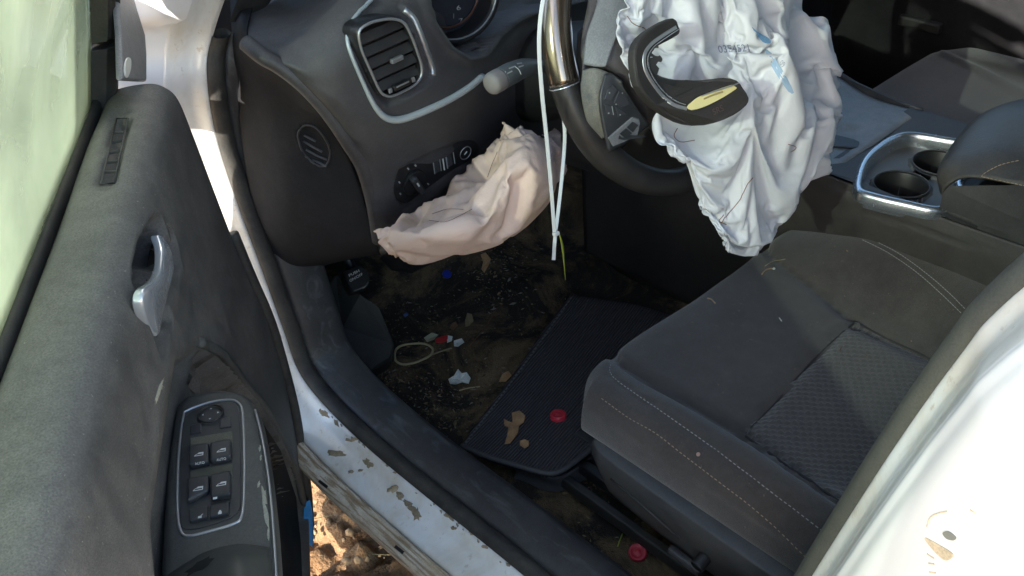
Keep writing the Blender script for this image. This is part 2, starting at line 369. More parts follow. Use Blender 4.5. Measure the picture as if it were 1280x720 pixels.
def glassm(name,tint,dustf,dcol,rough=.05):
    m=bpy.data.materials.new(name); m.use_nodes=True; n=m.node_tree; N=n.nodes; L=n.links; N.remove(N['Principled BSDF']); o=N['Material Output']
    tr=N.new('ShaderNodeBsdfTransparent'); tr.inputs[0].default_value=(*tint,1); gl=N.new('ShaderNodeBsdfGlossy'); gl.inputs['Roughness'].default_value=rough
    fr=N.new('ShaderNodeFresnel'); fr.inputs[0].default_value=1.5; x=N.new('ShaderNodeMixShader'); L.new(fr.outputs[0],x.inputs[0]); L.new(tr.outputs[0],x.inputs[1]); L.new(gl.outputs[0],x.inputs[2])
    df=N.new('ShaderNodeBsdfDiffuse'); df.inputs[0].default_value=(*dcol,1); tl=N.new('ShaderNodeBsdfTranslucent'); tl.inputs[0].default_value=(*dcol,1); y=N.new('ShaderNodeMixShader'); y.inputs[0].default_value=.6; L.new(df.outputs[0],y.inputs[1]); L.new(tl.outputs[0],y.inputs[2])
    tc=N.new('ShaderNodeTexCoord'); t=N.new('ShaderNodeTexNoise'); t.inputs['Scale'].default_value=3.2; t.inputs['Detail'].default_value=7; t.inputs['Distortion'].default_value=.8; L.new(tc.outputs['Object'],t.inputs['Vector'])
    mr=N.new('ShaderNodeMapRange'); mr.inputs[1].default_value=.32; mr.inputs[2].default_value=.66; mr.inputs[3].default_value=dustf*.45; mr.inputs[4].default_value=dustf*1.7; L.new(t.outputs['Fac'],mr.inputs[0])
    z=N.new('ShaderNodeMixShader'); L.new(mr.outputs[0],z.inputs[0]); L.new(x.outputs[0],z.inputs[1]); L.new(y.outputs[0],z.inputs[2]); L.new(z.outputs[0],o.inputs[0]); return m
doorglass=glassm('dusty_green_glass',(.44,.49,.46),.24,(.68,.76,.60))
windglass=glassm('clear_windscreen_glass',(.88,.94,.90),.06,(.6,.62,.6))
lens=glassm('gauge_lens',(.9,.92,.95),.03,(.4,.4,.4),.08)
# ------------------------------------------------------------------ ground
GZ=.15
def ground():
    def axis(lo,hi,step):
        a=[lo]; 
        return np.arange(lo,hi+1e-6,step)
    xs=np.concatenate([[-300,-80,-25,-8,-3,-1.2],axis(-.6,.45,.008),[.8,1.5,3,8,25,80,300]]); ys=np.concatenate([[-300,-80,-20,-6,-2,-.8],axis(-.3,1.0,.008),[1.4,2,3,5,9,20,80,300]])
    X,Y=np.meshgrid(xs,ys,indexing='ij'); P=np.stack([X,Y,X*0],-1)
    w=sst(-np.maximum(np.abs(X)-.7,np.abs(Y-.3)-.9),-.4,.1)
    z=GZ-.05+w*(.030*fbm(P,5,3)+.020*np.abs(fbm(P,16,4,3))+.007*fbm(P,60,3,5)-.01)
    r=np.maximum(0,fbm(P,22,2,9)-.35)*.05*w; P[...,2]=z+r
    o=mk('ground',P.reshape(-1,3),gfaces(*X.shape),dirt); o['kind']='structure'
    vs=[];fs=[];ms=[]
    for k in range(500):
        x=random.uniform(-.25,.35); y=random.uniform(-.1,.75); s=random.choice([.002,.003,.004,.006,.009]); c=np.array([x,y,GZ-.045+s*.3]); b=len(vs)
        ic=[(0,0,1),(.9,0,.3),(.3,.85,.3),(-.7,.5,.3),(-.7,-.5,.3),(.3,-.85,.3),(.7,.5,-.4),(-.3,.85,-.4),(-.9,0,-.4),(-.3,-.85,-.4),(.7,-.5,-.4),(0,0,-1)]
        for q in ic: vs.append(c+np.array(q)*s*np.array([random.uniform(.7,1.3) for _ in range(3)]))
        fs+=[(b,b+i,b+i%5+1) for i in range(1,6)]
        fs+=[(b+1+i,b+6+i,b+1+(i+1)%5) for i in range(5)]+[(b+6+i,b+6+(i+1)%5,b+1+(i+1)%5) for i in range(5)]+[(b+11,b+6+(i+1)%5,b+6+i) for i in range(5)]
    o=mk('gravel',vs,fs,rock,smooth=False); o.data.polygons.foreach_set('use_smooth',[True]*len(o.data.polygons)); tag(o,'small tan stones and clods lying in the orange dirt under the sill','gravel',kind='stuff')
    vs=[];fs=[]
    for k in range(160):
        c=np.array([random.uniform(-.2,.3),random.uniform(-.05,.75),GZ-.022]); a=random.uniform(0,3.14); l=random.uniform(.01,.035); t=np.array([math.cos(a),math.sin(a),random.uniform(-.2,.2)])*l; w=np.array([-math.sin(a),math.cos(a),0])*.0009; b=len(vs)
        vs+=[c-t-w,c-t+w,c+t+w,c+t-w,c+np.array([0,0,.0012])]; fs+=[(b,b+1,b+4),(b+1,b+2,b+4),(b+2,b+3,b+4),(b+3,b,b+4)]
    o=mk('straw',vs,fs,straw,smooth=False); tag(o,'bits of dry pale straw scattered on the orange dirt','straw',kind='stuff')
ground()
# ------------------------------------------------------------------ car body
car=thing('white_car','white car shell with dirty door sill, worn hinge pillar and sunlit rear door pillar','car',(.5,0,GZ))
# the seal line round the driver's door opening
LP=[tuple(A(268,40,x=.10)),tuple(A(262,100,x=.08)),tuple(A(276,180,x=.08)),tuple(A(303,262,x=.08)),tuple(A(330,335,x=.08)),tuple(A(356,408,x=.08)),tuple(A(376,462,x=.08)),tuple(A(408,505,x=.08)),tuple(A(462,558,x=.08)),
 (.086,.06,.390),(.091,-.10,.387),(.092,-.26,.389),(.090,-.38,.41),(.089,-.45,.50),(.098,-.487,.62),tuple(A(1043,690,x=.11)),tuple(A(1128,560,x=.115)),tuple(A(1215,440,x=.12)),tuple(A(1280,368,x=.125)),(.15,-.66,1.20),(.18,-.62,1.33),(.21,-.45,1.375),(.21,-.15,1.375),(.20,.08,1.33),(.17,.24,1.19),(.13,.34,1.07)]
LOOP=cloop(LP,8); cen=np.array([.1,-.05,.8])
def sweep(name,sec,m,parent,closed=False,rng=None,smooth=True,solid=0,label=None,disp=None):
    P=LOOP if rng is None else LOOP[rng[0]:rng[1]]
    T=np.roll(LOOP,-1,0)-np.roll(LOOP,1,0); T=T if rng is None else T[rng[0]:rng[1]]
    G=[]
    for p,t in zip(P,T):
        a=np.array([1.,0,0]); t=t/np.linalg.norm(t); b=np.cross(t,a); b/=np.linalg.norm(b)
        if b@(cen-p)<0: b=-b
        G.append([p+a*u+b*v for u,v in sec])
    G=np.array(G)
    if disp: G=disp(G)
    nu,nv=G.shape[:2]
    return mk(name,G.reshape(-1,3),gfaces(nu,nv,cu=rng is None,cv=closed),m,parent,smooth=smooth,solid=solid,label=label),G
def prof(pts,n=4): return [tuple(p) for p in crom(np.array(pts,float),n)]
sill,SG=sweep('door_sill',prof([(-.056,-.036),(-.055,-.022),(-.050,-.016),(-.035,-.011),(-.02,-.007),(-.010,.003),(-.004,.004)]),paint,car)
lip,_=sweep('sill_lip',prof([(-.0555,-.030),(-.059,-.024),(-.064,-.024),(-.066,-.029),(-.072,-.030),(-.078,-.034),(-.080,-.05),(-.06,-.09),(-.03,-.16)]),paintlip,car,rng=(40,116))
ang=[2*math.pi*k/10 for k in range(10)]
seal,_=sweep('door_seal',[(.006+.0125*math.cos(a),.006+.010*math.sin(a)) for a in ang],rubber,car,closed=True,rng=(0,116))
seal2,_=sweep('pillar_seal',[(.006+.0155*math.cos(a),.006+.013*math.sin(a)) for a in ang],rubgrey,car,closed=True,rng=(115,201),label='dusty grey green rubber seal on the rear pillar')
scuff,_=sweep('sill_trim',prof([(.016,.004),(.022,.012),(.042,.016),(.070,.016),(.084,.011),(.092,-.004),(.096,-.06),(.10,-.14),(.11,-.25)]),scuffm,car,rng=(0,125))
ptrim,_=sweep('pillar_trim',prof([(.016,.004),(.03,.006),(.07,.0),(.10,-.03),(.11,-.12)]),blackd,car,rng=(124,209))
TS=surf(sill); TL=surf(sill,lip)
# hinge pillar, fender and bonnet ahead of the door
G=[]
for i in list(range(198,208))+list(range(0,46)):
    p=LOOP[i%208]; z=p[2]; out=[]
    for k,(dx,dy) in enumerate([(-.050,.018),(-.075,.03),(-.11,.065),(-.14,.16),(-.15,.30)]): out.append(p+np.array([dx,dy-(.02 if z>1.0 else 0),0]))
    G.append(out)
G=np.array(G); mk('hinge_pillar',G.reshape(-1,3),gfaces(*G.shape[:2]),paintc,car)
fp=dens([[(-.07,.72,.45),(-.09,.9,.60),(-.09,1.0,.70),(-.09,1.5,.62),(-.08,1.8,.5)],[(-.075,.68,.75),(-.095,.9,.80),(-.095,1.1,.84),(-.09,1.5,.80),(-.05,1.8,.7)],[(-.06,.66,.97),(-.06,.85,.98),(-.06,1.1,.97),(-.05,1.5,.92),(.0,1.8,.82)],[(.03,.66,1.00),(.03,.85,1.01),(.03,1.1,1.0),(.04,1.5,.95),(.08,1.8,.86)]],6,6)
mk('front_fender',fp.reshape(-1,3),gfaces(*fp.shape[:2]),paintc,car)
hd=dens([[(.04,.74,1.005),(.5,.86,1.04),(.9,.88,1.05),(1.4,.86,1.04),(1.8,.74,1.0)],[(.04,1.2,.985),(.5,1.2,1.02),(.9,1.2,1.03),(1.4,1.2,1.02),(1.8,1.2,.985)],[(.1,1.78,.86),(.5,1.85,.9),(.9,1.87,.91),(1.4,1.85,.9),(1.75,1.78,.86)]],6,6)
mk('bonnet',hd.reshape(-1,3),gfaces(*hd.shape[:2]),paintc,car)
fr=dens([[(.08,1.80,.85),(.9,1.9,.90),(1.75,1.8,.85)],[(.0,1.83,.5),(.9,1.95,.5),(1.8,1.83,.5)],[(.05,1.8,.25),(.9,1.9,.25),(1.75,1.8,.25)]],4,6)
mk('front_bumper',fr.reshape(-1,3),gfaces(*fr.shape[:2]),paintc,car)
# windscreen, roof, far side, tail: what shades the cabin
ws=dens([[(.10,.68,1.02),(.9,.86,1.05),(1.66,.68,1.02)],[(.17,.33,1.20),(.9,.47,1.25),(1.6,.33,1.20)],[(.21,.07,1.375),(.9,.14,1.42),(1.57,.07,1.375)]],5,6)
mk('windscreen',ws.reshape(-1,3),gfaces(*ws.shape[:2]),windglass,car)
rf=dens([[(.205,.09,1.375),(.6,.13,1.42),(.9,.14,1.43),(1.2,.13,1.42),(1.57,.09,1.375)],[(.20,-.5,1.385),(.6,-.5,1.46),(.9,-.5,1.47),(1.2,-.5,1.46),(1.58,-.5,1.385)],[(.22,-1.3,1.345),(.6,-1.3,1.41),(.9,-1.3,1.42),(1.2,-1.3,1.41),(1.44,-1.3,1.36)]],6,6)
mk('roof',rf.reshape(-1,3),gfaces(*rf.shape[:2]),paintc,car,solid=.03)
rw=dens([[(.22,-1.28,1.345),(.9,-1.3,1.42),(1.44,-1.28,1.36)],[(.2,-1.8,1.12),(.9,-1.85,1.15),(1.6,-1.8,1.12)]],4,6)
mk('rear_window',rw.reshape(-1,3),gfaces(*rw.shape[:2]),windglass,car)
fs_=dens([[(1.57,.08,1.37),(1.60,-.5,1.38),(1.56,-1.3,1.345)],[(1.70,.5,.98),(1.74,-.5,.98),(1.72,-1.4,1.0)],[(1.78,.7,.6),(1.8,-.5,.6),(1.8,-1.6,.6)],[(1.76,.7,.25),(1.78,-.5,.25),(1.78,-1.6,.25)]],5,6)
fs2=fs_[5:]
mk('far_side_panel',fs2.reshape(-1,3),gfaces(*fs2.shape[:2]),paintc,car)
fgl=fs_[:6]+np.array([-.004,0,0]); mk('far_side_glass',fgl.reshape(-1,3),gfaces(*fgl.shape[:2]),glassm('tinted_side_glass',(.35,.38,.36),.05,(.3,.3,.3)),car)
tl_=dens([[(.05,-1.6,1.0),(.9,-1.85,1.14),(1.75,-1.6,1.0)],[(.0,-2.5,1.0),(.9,-2.6,1.02),(1.8,-2.5,1.0)],[(.05,-2.6,.3),(.9,-2.7,.3),(1.75,-2.6,.3)]],5,6)
mk('boot_panel',tl_.reshape(-1,3),gfaces(*tl_.shape[:2]),paintc,car)
# rear pillar skin, sunlit
bp=[]
for i in range(88,200):
    p=LOOP[i]; T=LOOP[(i+1)%208]-LOOP[i-1]; T/=np.linalg.norm(T); b=np.cross(T,[1.,0,0]); b/=np.linalg.norm(b)
    if b@(cen-p)>0: b=-b
    k=sst(np.array(float(i)),88,116)
    bp.append([p+np.array([-.050,0,0])+b*.0158,p+np.array([-.058,0,0])+b*(.018+.004*k),p+np.array([-.066-.01*k,0,0])+b*(.022+.03*k),p+np.array([-.076-.02*k,0,0])+b*(.03+.16*k),p+np.array([-.08-.025*k,-.02,0])+b*(.04+.6*k)])
bp=np.array(bp); bp=crom(bp.transpose(1,0,2),5).transpose(1,0,2)
bp[...,2]=np.clip(bp[...,2],.17,1.40)
pil=mk('rear_pillar_skin',bp.reshape(-1,3),gfaces(*bp.shape[:2]),paintc,car)
TP=surf(pil)
rd=dens([[(-.03,-1.0,1.0),(-.03,-1.6,1.0),(.0,-2.5,.98)],[(-.05,-1.0,.6),(-.05,-1.6,.6),(-.02,-2.5,.6)],[(-.03,-1.0,.2),(-.03,-1.6,.2),(.0,-2.5,.25)]],4,4)
mk('rear_quarter_panel',rd.reshape(-1,3),gfaces(*rd.shape[:2]),paintc,car)
# floor, firewall
def flo(X,Y):
    z=.292+.012*fbm(np.stack([X,Y,X*0],-1),9,3,2)+.25*sst(Y,.62,.95)*1.4
    z+=.05*sst(Y,.47,.6)*(1-sst(Y,.62,.95)); return z
xs=np.arange(.17,1.75,.012); ys=np.arange(-1.4,.92,.012); X,Y=np.meshgrid(xs,ys,indexing='ij'); Z=flo(X,Y)
flr=mk('carpet',np.stack([X,Y,Z],-1).reshape(-1,3),gfaces(*X.shape),carpet,car); TF=surf(flr)
fw=dens([[(.1,.78,1.0),(.9,.86,1.02),(1.75,.78,1.0)],[(.1,.88,.6),(.9,.90,.6),(1.75,.88,.6)],[(.1,.90,.2),(.9,.92,.2),(1.75,.90,.2)]],3,3)
mk('firewall',fw.reshape(-1,3),gfaces(*fw.shape[:2]),void,car)
mk('underbody',[(.05,-2.5,.24),(1.75,-2.5,.24),(1.75,1.7,.24),(.05,1.7,.24)],[(0,1,2,3)],void,car)
mk('rear_bulkhead',[(.16,-1.3,.26),(1.7,-1.3,.26),(1.6,-1.45,1.1),(.25,-1.45,1.1)],[(0,1,2,3)],void,car)
mk('side_lining',[(.165,.42,.2),(.165,.9,.2),(.165,.8,1.0),(.165,.42,1.0)],[(0,1,2,3)],void,car)
# seat rails fixed to the floor
for (x,w,z0) in ((.285,.014,.315),(.318,.016,.325),(.352,.014,.335)):
    box('seat_rail',(x,-.40+(.0 if x<.3 else .02),z0),(w,.80,.022),blackd if x!=.318 else black,car,bevel=.003)
# mud patches and bare slots on the sill
def blob(T,px,py,rx,ry,ang,m,parent,name,h=.0012,n=16,seed=0,label=None,T2=None):
    rr=random.Random(seed); pts=[]
    for k in range(n):
        a=2*math.pi*k/n; r=1+rr.uniform(-.35,.35); x=rx*r*math.cos(a); y=ry*r*math.sin(a); pts.append((px+x*math.cos(ang)-y*math.sin(ang),py+x*math.sin(ang)+y*math.cos(ang)))
    global STRICT; STRICT=True
    try: c,nc=on(T,px,py,h); [on(T,*p,0) for p in pts]
    except ValueError: STRICT=False; return None
    STRICT=False; fs=[]
    L=[on(T,*p,0.0002) for p in pts]; L2=[on(T,px+(p[0]-px)*.7,py+(p[1]-py)*.7,h*rr.uniform(.7,1.2)) for p in pts]
    vs=[l[0] for l in L]+[l[0] for l in L2]+[c]
    for i in range(n): fs+=[(i,(i+1)%n,n+(i+1)%n,n+i),(n+i,n+(i+1)%n,2*n)]
    return mk(name,vs,fs,m,parent,label=label)
for k,(x,y,rx,ry,a) in enumerate([(420,567,11,4,.1),(459,578,6,4,.8),(462,581,4,4,.2),(439,590,4,1.8,-.3),(451,588,3,1.8,0),(491,611,7,4,-.5),(500,620,4,6,-.6),(510,630,9,4,.75),(521,643,5,8,-.1),(516,637,8,4,.8),(567,660,4,2,.2),(530,612,2,1,0),(606,680,8,3,.8),(620,694,7,3,.5)]):
    blob(TS,x,y,rx,ry,a,mud,car,'mud_patch',seed=k,h=.0018)
rb=random.Random(9)
for k in range(70):
    t=rb.random(); off=abs(rb.gauss(0,4))+3; x=404+(640-404)*t-off*.6; y=508+(702-508)*t+off*.6; r_=rb.uniform(.8,2.6)*(1.5 if rb.random()<.12 else 1); blob(TS,x,y,r_*1.6,r_*.8,.7+rb.uniform(-.5,.5),mud,car,'mud_fleck',seed=100+k,h=.0008,n=8)
for p,q in (((399,601),(409,609)),((494,683),(504,691))):
    a=on(TL,*p,.0)[0]; b,n=on(TL,*q,.0); t=(b-a); l=np.linalg.norm(t); t/=l; w=np.cross(n,t)
    box('lip_slot',(a+b)/2,(l*1.05,.0045,.0016),black,car,ax=[t,w,n],bevel=.0005)
# marks on the rear pillar: striker hole, stain, scraped lines
def decal(name,T,pts,m,parent,h=.0008,loop=4,conform=False):
    if conform:
        q=cloop(pts,loop) if loop else np.array(pts,float); c=q.mean(0); rings=[c+(q-c)*s for s in (1,.66,.33)]; vs=[on(T,*p,h)[0] for r in rings for p in r]+[on(T,*c,h)[0]]; k=len(q)
        return mk(name,vs,gfaces(3,k,cv=True)+[(2*k+i,2*k+(i+1)%k,3*k) for i in range(k)],m,parent)
    return onplate(name,T,pts,h,.0008,m,parent,bevel=0,loop=loop)
decal('striker_hole',TP,[(1179,666),(1186,664),(1195,671),(1193,675),(1184,673)],mat('shadowed_hole',(.22,.22,.19),.9),car)
decal('primer_patch',TP,[(1157,674),(1162,674),(1192,692),(1188,699),(1180,699),(1168,688)],rust,car)
for L_ in ([(1213,637),(1222,643),(1236,650)],[(1159,658),(1163,647),(1172,642),(1184,639)],[(1159,692),(1168,698)],[(1161,704),(1168,705)],[(1162,715),(1170,716)]):
    P_,N_=onpath(TP,L_,0,3); ribbon('scraped_line',P_,N_,.0009,.0006,rust,car)
# ------------------------------------------------------------------ dashboard
dash=thing('dashboard','dark grey dashboard with chrome edged air vent, light switch and gauge cluster','dashboard',(.9,.4,.8))
DC=[[(335,-70,.58),(400,-80,.52),(470,-80,.43),(540,-80,.37),(620,-80,.37),(720,-80,.37),(820,-80,.37)],
[(318,0,.43),(378,0,.37),(440,-10,.265),(520,-15,.235),(600,-15,.25),(700,-15,.27),(800,-15,.29)],
[(308,50,.31),(368,62,.255),(430,50,.212),(520,30,.202),(600,40,.218),(690,30,.25),(790,20,.28)],
[(350,82,.255),(404,112,.215),(450,120,.200),(530,90,.192),(610,75,.205),(690,80,.25),(780,80,.28)],
[(414,146,.225),(448,170,.207),(490,160,.195),(550,130,.187),(620,110,.200),(690,130,.26),(770,130,.29)],
[(452,205,.218),(478,215,.210),(510,202,.205),(565,167,.20),(625,138,.215),(690,160,.27),(750,170,.30)],
[(470,292,.240),(486,284,.232),(520,262,.226),(575,220,.22),(630,168,.235),(690,185,.28),(740,200,.31)],
[(478,315,.275),(500,302,.27),(530,280,.262),(585,236,.255),(640,185,.27),(690,200,.31),(740,215,.33)]]
G=dens([[A(x,y,y=d) for x,y,d in r] for r in DC],22,22)
ventin=[(449,40),(460,30),(476,25),(494,24),(506,30),(514,45),(522,66),(527,84),(526,96),(518,106),(504,114),(490,120),(481,119),(474,112),(464,90),(452,62)]
ventout=[(436,40),(441,28),(460,6),(476,2),(500,6),(514,18),(530,60),(541,84),(540,96),(528,108),(500,124),(484,130),(470,118),(450,82)]
hoodp=[(532,-40),(536,0),(545,30),(565,58),(588,72),(605,68),(622,44),(640,28),(662,16),(700,6),(760,-10),(760,-90),(532,-90)]
swp=[(492,236),(498,212),(520,200),(546,188),(575,176),(592,176),(596,186),(588,198),(560,216),(534,234),(508,252),(496,250)]
def ddisp(G,Q):
    d=-.018*sst(-sdf(Q,ventin),-1,3); d+=-.006*sst(-sdf(Q,ventout),-5,4)*sst(Q[...,0],440,470)
    d+=-.05*sst(-sdf(Q,hoodp),-4,20)+.006*np.exp(-(sdf(Q,hoodp)/8)**2)
    d+=-.003*sst(-sdf(Q,swp),-1,2)
    d+=.006*np.exp(-(dline(Q,[(556,165),(600,148),(640,128)])/14)**2)*0
    crease=[(452,205),(500,190),(560,160),(640,120)]
    d+=-.003*np.exp(-(dline(Q,crease)/3)**2)*0
    lowlip=[(492,288),(520,262),(575,220),(632,172)]; d+=.006*np.exp(-(dline(Q,lowlip)/7)**2)
    return d
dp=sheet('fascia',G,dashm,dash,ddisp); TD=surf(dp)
EC=[[(286,-30,.50),(296,-20,.46),(306,-10,.43),(318,-2,.41)],[(290,44,.40),(298,48,.36),(305,52,.32),(312,58,.298)],[(296,110,.40),(325,112,.34),(352,112,.30),(378,118,.262)],[(303,180,.40),(345,182,.33),(390,182,.285),(430,188,.252)],[(316,260,.40),(360,262,.33),(410,262,.285),(458,262,.25)],[(335,338,.40),(380,324,.35),(425,314,.30),(472,310,.262)],[(345,352,.43),(388,338,.39),(430,326,.35),(476,318,.32)]]
GE=dens([[A(x,y,y=d) for x,y,d in r] for r in EC],14,14)
dem=[(372,170),(376,160),(384,156),(396,160),(408,176),(413,190),(411,202),(404,208),(392,204),(378,190)]
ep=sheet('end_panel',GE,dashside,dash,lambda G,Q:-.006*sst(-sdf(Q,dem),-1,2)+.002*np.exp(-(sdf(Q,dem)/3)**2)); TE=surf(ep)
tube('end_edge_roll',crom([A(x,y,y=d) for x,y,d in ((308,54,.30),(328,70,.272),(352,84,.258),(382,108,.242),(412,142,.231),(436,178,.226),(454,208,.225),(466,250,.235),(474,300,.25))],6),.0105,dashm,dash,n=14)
tube('lower_edge_roll',crom([A(x,y,y=d) for x,y,d in ((474,312,.268),(500,297,.262),(530,274,.256),(582,231,.248),(636,182,.262))],5),.009,mat('warm_edge_plastic',(.05,.044,.036),.5,bump=.4,bscale=900,dust=.3,dcol=(.14,.12,.09)),dash,n=12)
# end panel demister vent
for k,(a,b) in enumerate((((380,168),(395,176)),((378,176),(403,189)),((382,187),(409,200)),((390,200),(408,207)))):
    P_,N_=onpath(TE,[a,b],.0015,2); tube('vent_slat',P_,.0015,mat('dusty_slat',(.07,.07,.075),.5),dash,n=8)
P_,N_=onpath(TE,dem,.0008,3,closed=True); tube('demister_rim',P_,.0014,mat('rim_grey',(.035,.035,.037),.45),dash,closed=True,n=8)
# outer air vent: bezel, slats, tab
vent=thing_v=mk('air_vent_frame',*(lambda P:(lambda vs,n:(vs,gfaces(n,6,cu=True,cv=True)))([P[i]+np.array([0,-1,.1])*a+(P[i]-P.mean(0))*b for i in range(len(P)) for a,b in ((-.03,.0),(-.002,-.02),(.0,.0),(-.001,.03),(-.004,.05),(-.03,.055))],len(P)))(np.array([A(x,y,y=.188) for x,y in cloop(ventin,4)])),black,dash)
P_=np.array([A(x,y,y=.188) for x,y in cloop(ventin,4)])
# the ring sits on the frame rim: flatten it to one plane
def flatten(P,k=1.): 
    c=P.mean(0); u,s,v=np.linalg.svd(P-c); n=v[2]; return P-((P-c)@n)[:,None]*n*k,(n if n@(CP-c)>0 else -n)
VR,vn=flatten(P_,.9)
tube('vent_ring',VR,.0018,satin,vent,closed=True,n=8)
vc=VR.mean(0); a0=A(476,76,y=.19)-A(516,58,y=.19); a0=-a0/np.linalg.norm(a0); hd_=a0-vn*(a0@vn); hd_/=np.linalg.norm(hd_); vd=np.cross(vn,hd_); vd=vd if vd[2]<0 else -vd
hw=.045
for k in range(5):
    f=-.034+.0165*k; cpt=vc+vd*f-vn*.006
    # slat length from the ring width at this height
    q=(VR-vc)@vd; sel=np.abs(q-f)<.012; hx=((VR-vc)@hd_)[sel]; lo,hi=(hx.min(),hx.max()) if sel.any() else (-hw,hw)
    c2=cpt+hd_*((lo+hi)/2); ax=[hd_,vd*math.cos(.5)+vn*math.sin(.5),-vd*math.sin(.5)+vn*math.cos(.5)]
    box('vent_slat',c2-vn*.004,((hi-lo)*.97,.0125,.0022),blackd,vent,ax=ax,bevel=.0006)
box('vent_tab',vc+vd*.002+hd_*.004+vn*.001,(.018,.006,.006),satin,vent,ax=[hd_,vd,vn],bevel=.0015)
box('vent_wheel',vc+vd*.036+hd_*.004+vn*.001,(.026,.007,.007),black,vent,ax=[hd_,vd,vn],bevel=.002)
box('vent_wheel_mark',vc+vd*.034+hd_*.004+vn*.005,(.020,.0018,.001),satin,vent,ax=[hd_,vd,vn],bevel=.0003)
for s in (-.021,.024): box('vent_wheel_stop',vc+vd*.036+hd_*(.003+s*.8)+vn*.002,(.005,.006,.003),satin,vent,ax=[hd_,vd,vn],bevel=.0006)
# chrome strip round the vent, ending at the right
strip=[(478,-14),(462,2),(447,18),(437,33),(434,48),(437,64),(450,96),(463,124),(472,138),(481,146),(492,149),(506,147),(530,138),(560,124),(585,109),(602,95)]
P_,N_=onpath(TD,strip,0,5); P_+=N_*.002; tube('chrome_strip',P_,np.interp(np.arange(len(P_)),[0,30,52,len(P_)-1],[.0024,.0026,.0052,.0046]),mat('pale_strip',(.42,.47,.49),.32,metal=.3,dust=.2,dcol=(.3,.3,.28)),dash,n=8)
P_,N_=onpath(TD,[(505,12),(516,22),(525,42),(534,66),(540,84),(541,94)],0,4); tube('vent_side_bar',P_+N_*.001,.0042,satin,dash,n=8)
# gauge pod
gc=A(566,6,y=.235)
gn=(CP-gc)/np.linalg.norm(CP-gc)*.35+np.array([0,-1,.25])*.65; gn/=np.linalg.norm(gn)
gx=np.cross([0,0,1.],-gn); gx=np.cross(gn,np.array([0,0,1.])); gx/=np.linalg.norm(gx); gx=gx if gx[0]>0 else -gx; gy=np.cross(gn,gx); gy=gy if gy[2]>0 else -gy
gc2=A(560,-16,y=.262); ring=lambda r,h,n=48:np.array([gc2+gn*h+r*(math.cos(t)*gx+math.sin(t)*gy) for t in np.linspace(0,2*math.pi,n,endpoint=False)])
gauge=mk('gauge_face',list(ring(.058,-.02))+[gc2-gn*.02],[(i,(i+1)%48,48) for i in range(48)],mat('gauge_face_dark',(.012,.014,.022),.4),dash)
gh=np.array([ring(.058,-.02),ring(.064,.0),ring(.068,.012),ring(.073,.010),ring(.078,-.01)]).transpose(1,0,2)
mk('gauge_pod',gh.reshape(-1,3),gfaces(48,5,cu=True),black,dash)
tube('gauge_ring',ring(.0665,.012),.0012,satin,gauge,closed=True,n=6)
tube('gauge_inner_ring',ring(.052,-.014),.0016,mat('copper_ring',(.20,.10,.07),.3,metal=.8),gauge,closed=True,n=6)
TG=surf(gauge)
try:
    lettering('gauge_numeral','6',TG,(571,13),(576,12),.0085,dimark,gauge); lettering('gauge_numeral','7',TG,(574,29),(579,28),.0085,dimark,gauge)
    for a,b in (((556,46),(565,42)),((558,49),(566,46)),((567,17),(567,23))):
        P_,N_=onpath(TG,[a,b],.0004,2); ribbon('gauge_mark',P_,N_,.0008,.0003,dimark,gauge)
except ValueError as e: print('gauge',e)
# headlamp switch panel
pn=onplate('switch_panel',TD,swp,.0015,.003,black,dash,loop=3); TW=surf(pn)
def disc(name,c,n,r,h,m,parent,k=28,bev=.0012,e=1,ax=None):
    n=np.asarray(n); x=np.cross(n,[0,0,1.]) if ax is None else ax; x=x/np.linalg.norm(x); y=np.cross(n,x)
    return slab(name,[c+r*(math.cos(t)*x+e*math.sin(t)*y) for t in np.linspace(0,2*math.pi,k,endpoint=False)],n*h,m,parent,bevel=bev)
kc,kn=on(TD,516,226); knob=disc('light_switch',kc,kn,.019,.007,black,dash)
hx=A(525,236,y=kc[1])-A(508,214,y=kc[1]); hx-=kn*(hx@kn); hx/=np.linalg.norm(hx)
grip=box('switch_grip',kc+kn*.011,(.036,.010,.010),plast,knob,ax=[hx,np.cross(kn,hx),kn],bevel=.003)
box('grip_mark',kc+kn*.0163-hx*.006,(.008,.0022,.0006),mark,grip,ax=[hx,np.cross(kn,hx),kn],bevel=0)
for px_,py_ in ((508,209),(517,205),(498,240),(524,237),(497,226),(533,228)):
    c_,n_=on(TD,px_,py_); box('switch_symbol',c_+kn*.0042,(.0034,.0018,.0016),dimark,knob,ax=[hx,np.cross(kn,hx),kn],bevel=0)
for px_,py_ in ((541,210),(549,206),(553,205),(557,203),(566,197)):
    P_,N_=onpath(TW,[(px_,py_-7),(px_+2,py_+7)],.0006,2); ribbon('dimmer_ridge',P_,N_,.0011 if px_ not in(553,557) else .0018,.0012,dimark if px_ not in(553,)else mark,pn)
for px_,py_ in ((545,208),(561,200)):
    c_,n_=on(TW,px_,py_); box('dimmer_wheel',c_,(.0085,.016,.006),plast,dash,ax=[hx*.35+np.array([.8,0,.4]),np.array([-.1,.1,1.]),n_],bevel=.001)
bc,bn=on(TW,580,190); sb=disc('release_button',bc,bn,.010,.003,black,dash); tube('button_ring',[bc+bn*.0035+.0098*(math.cos(t)*np.cross(bn,[0,0,1.])+math.sin(t)*np.cross(bn,np.cross(bn,[0,0,1.]))) for t in np.linspace(0,6.283,28,endpoint=False)],.0007,satin,sb,closed=True,n=6)
box('button_mark',bc+bn*.0036,(.006,.0016,.0008),mark,sb,ax=[np.array([.85,0,.5]),np.array([-.5,0,.85]),bn],bevel=0)
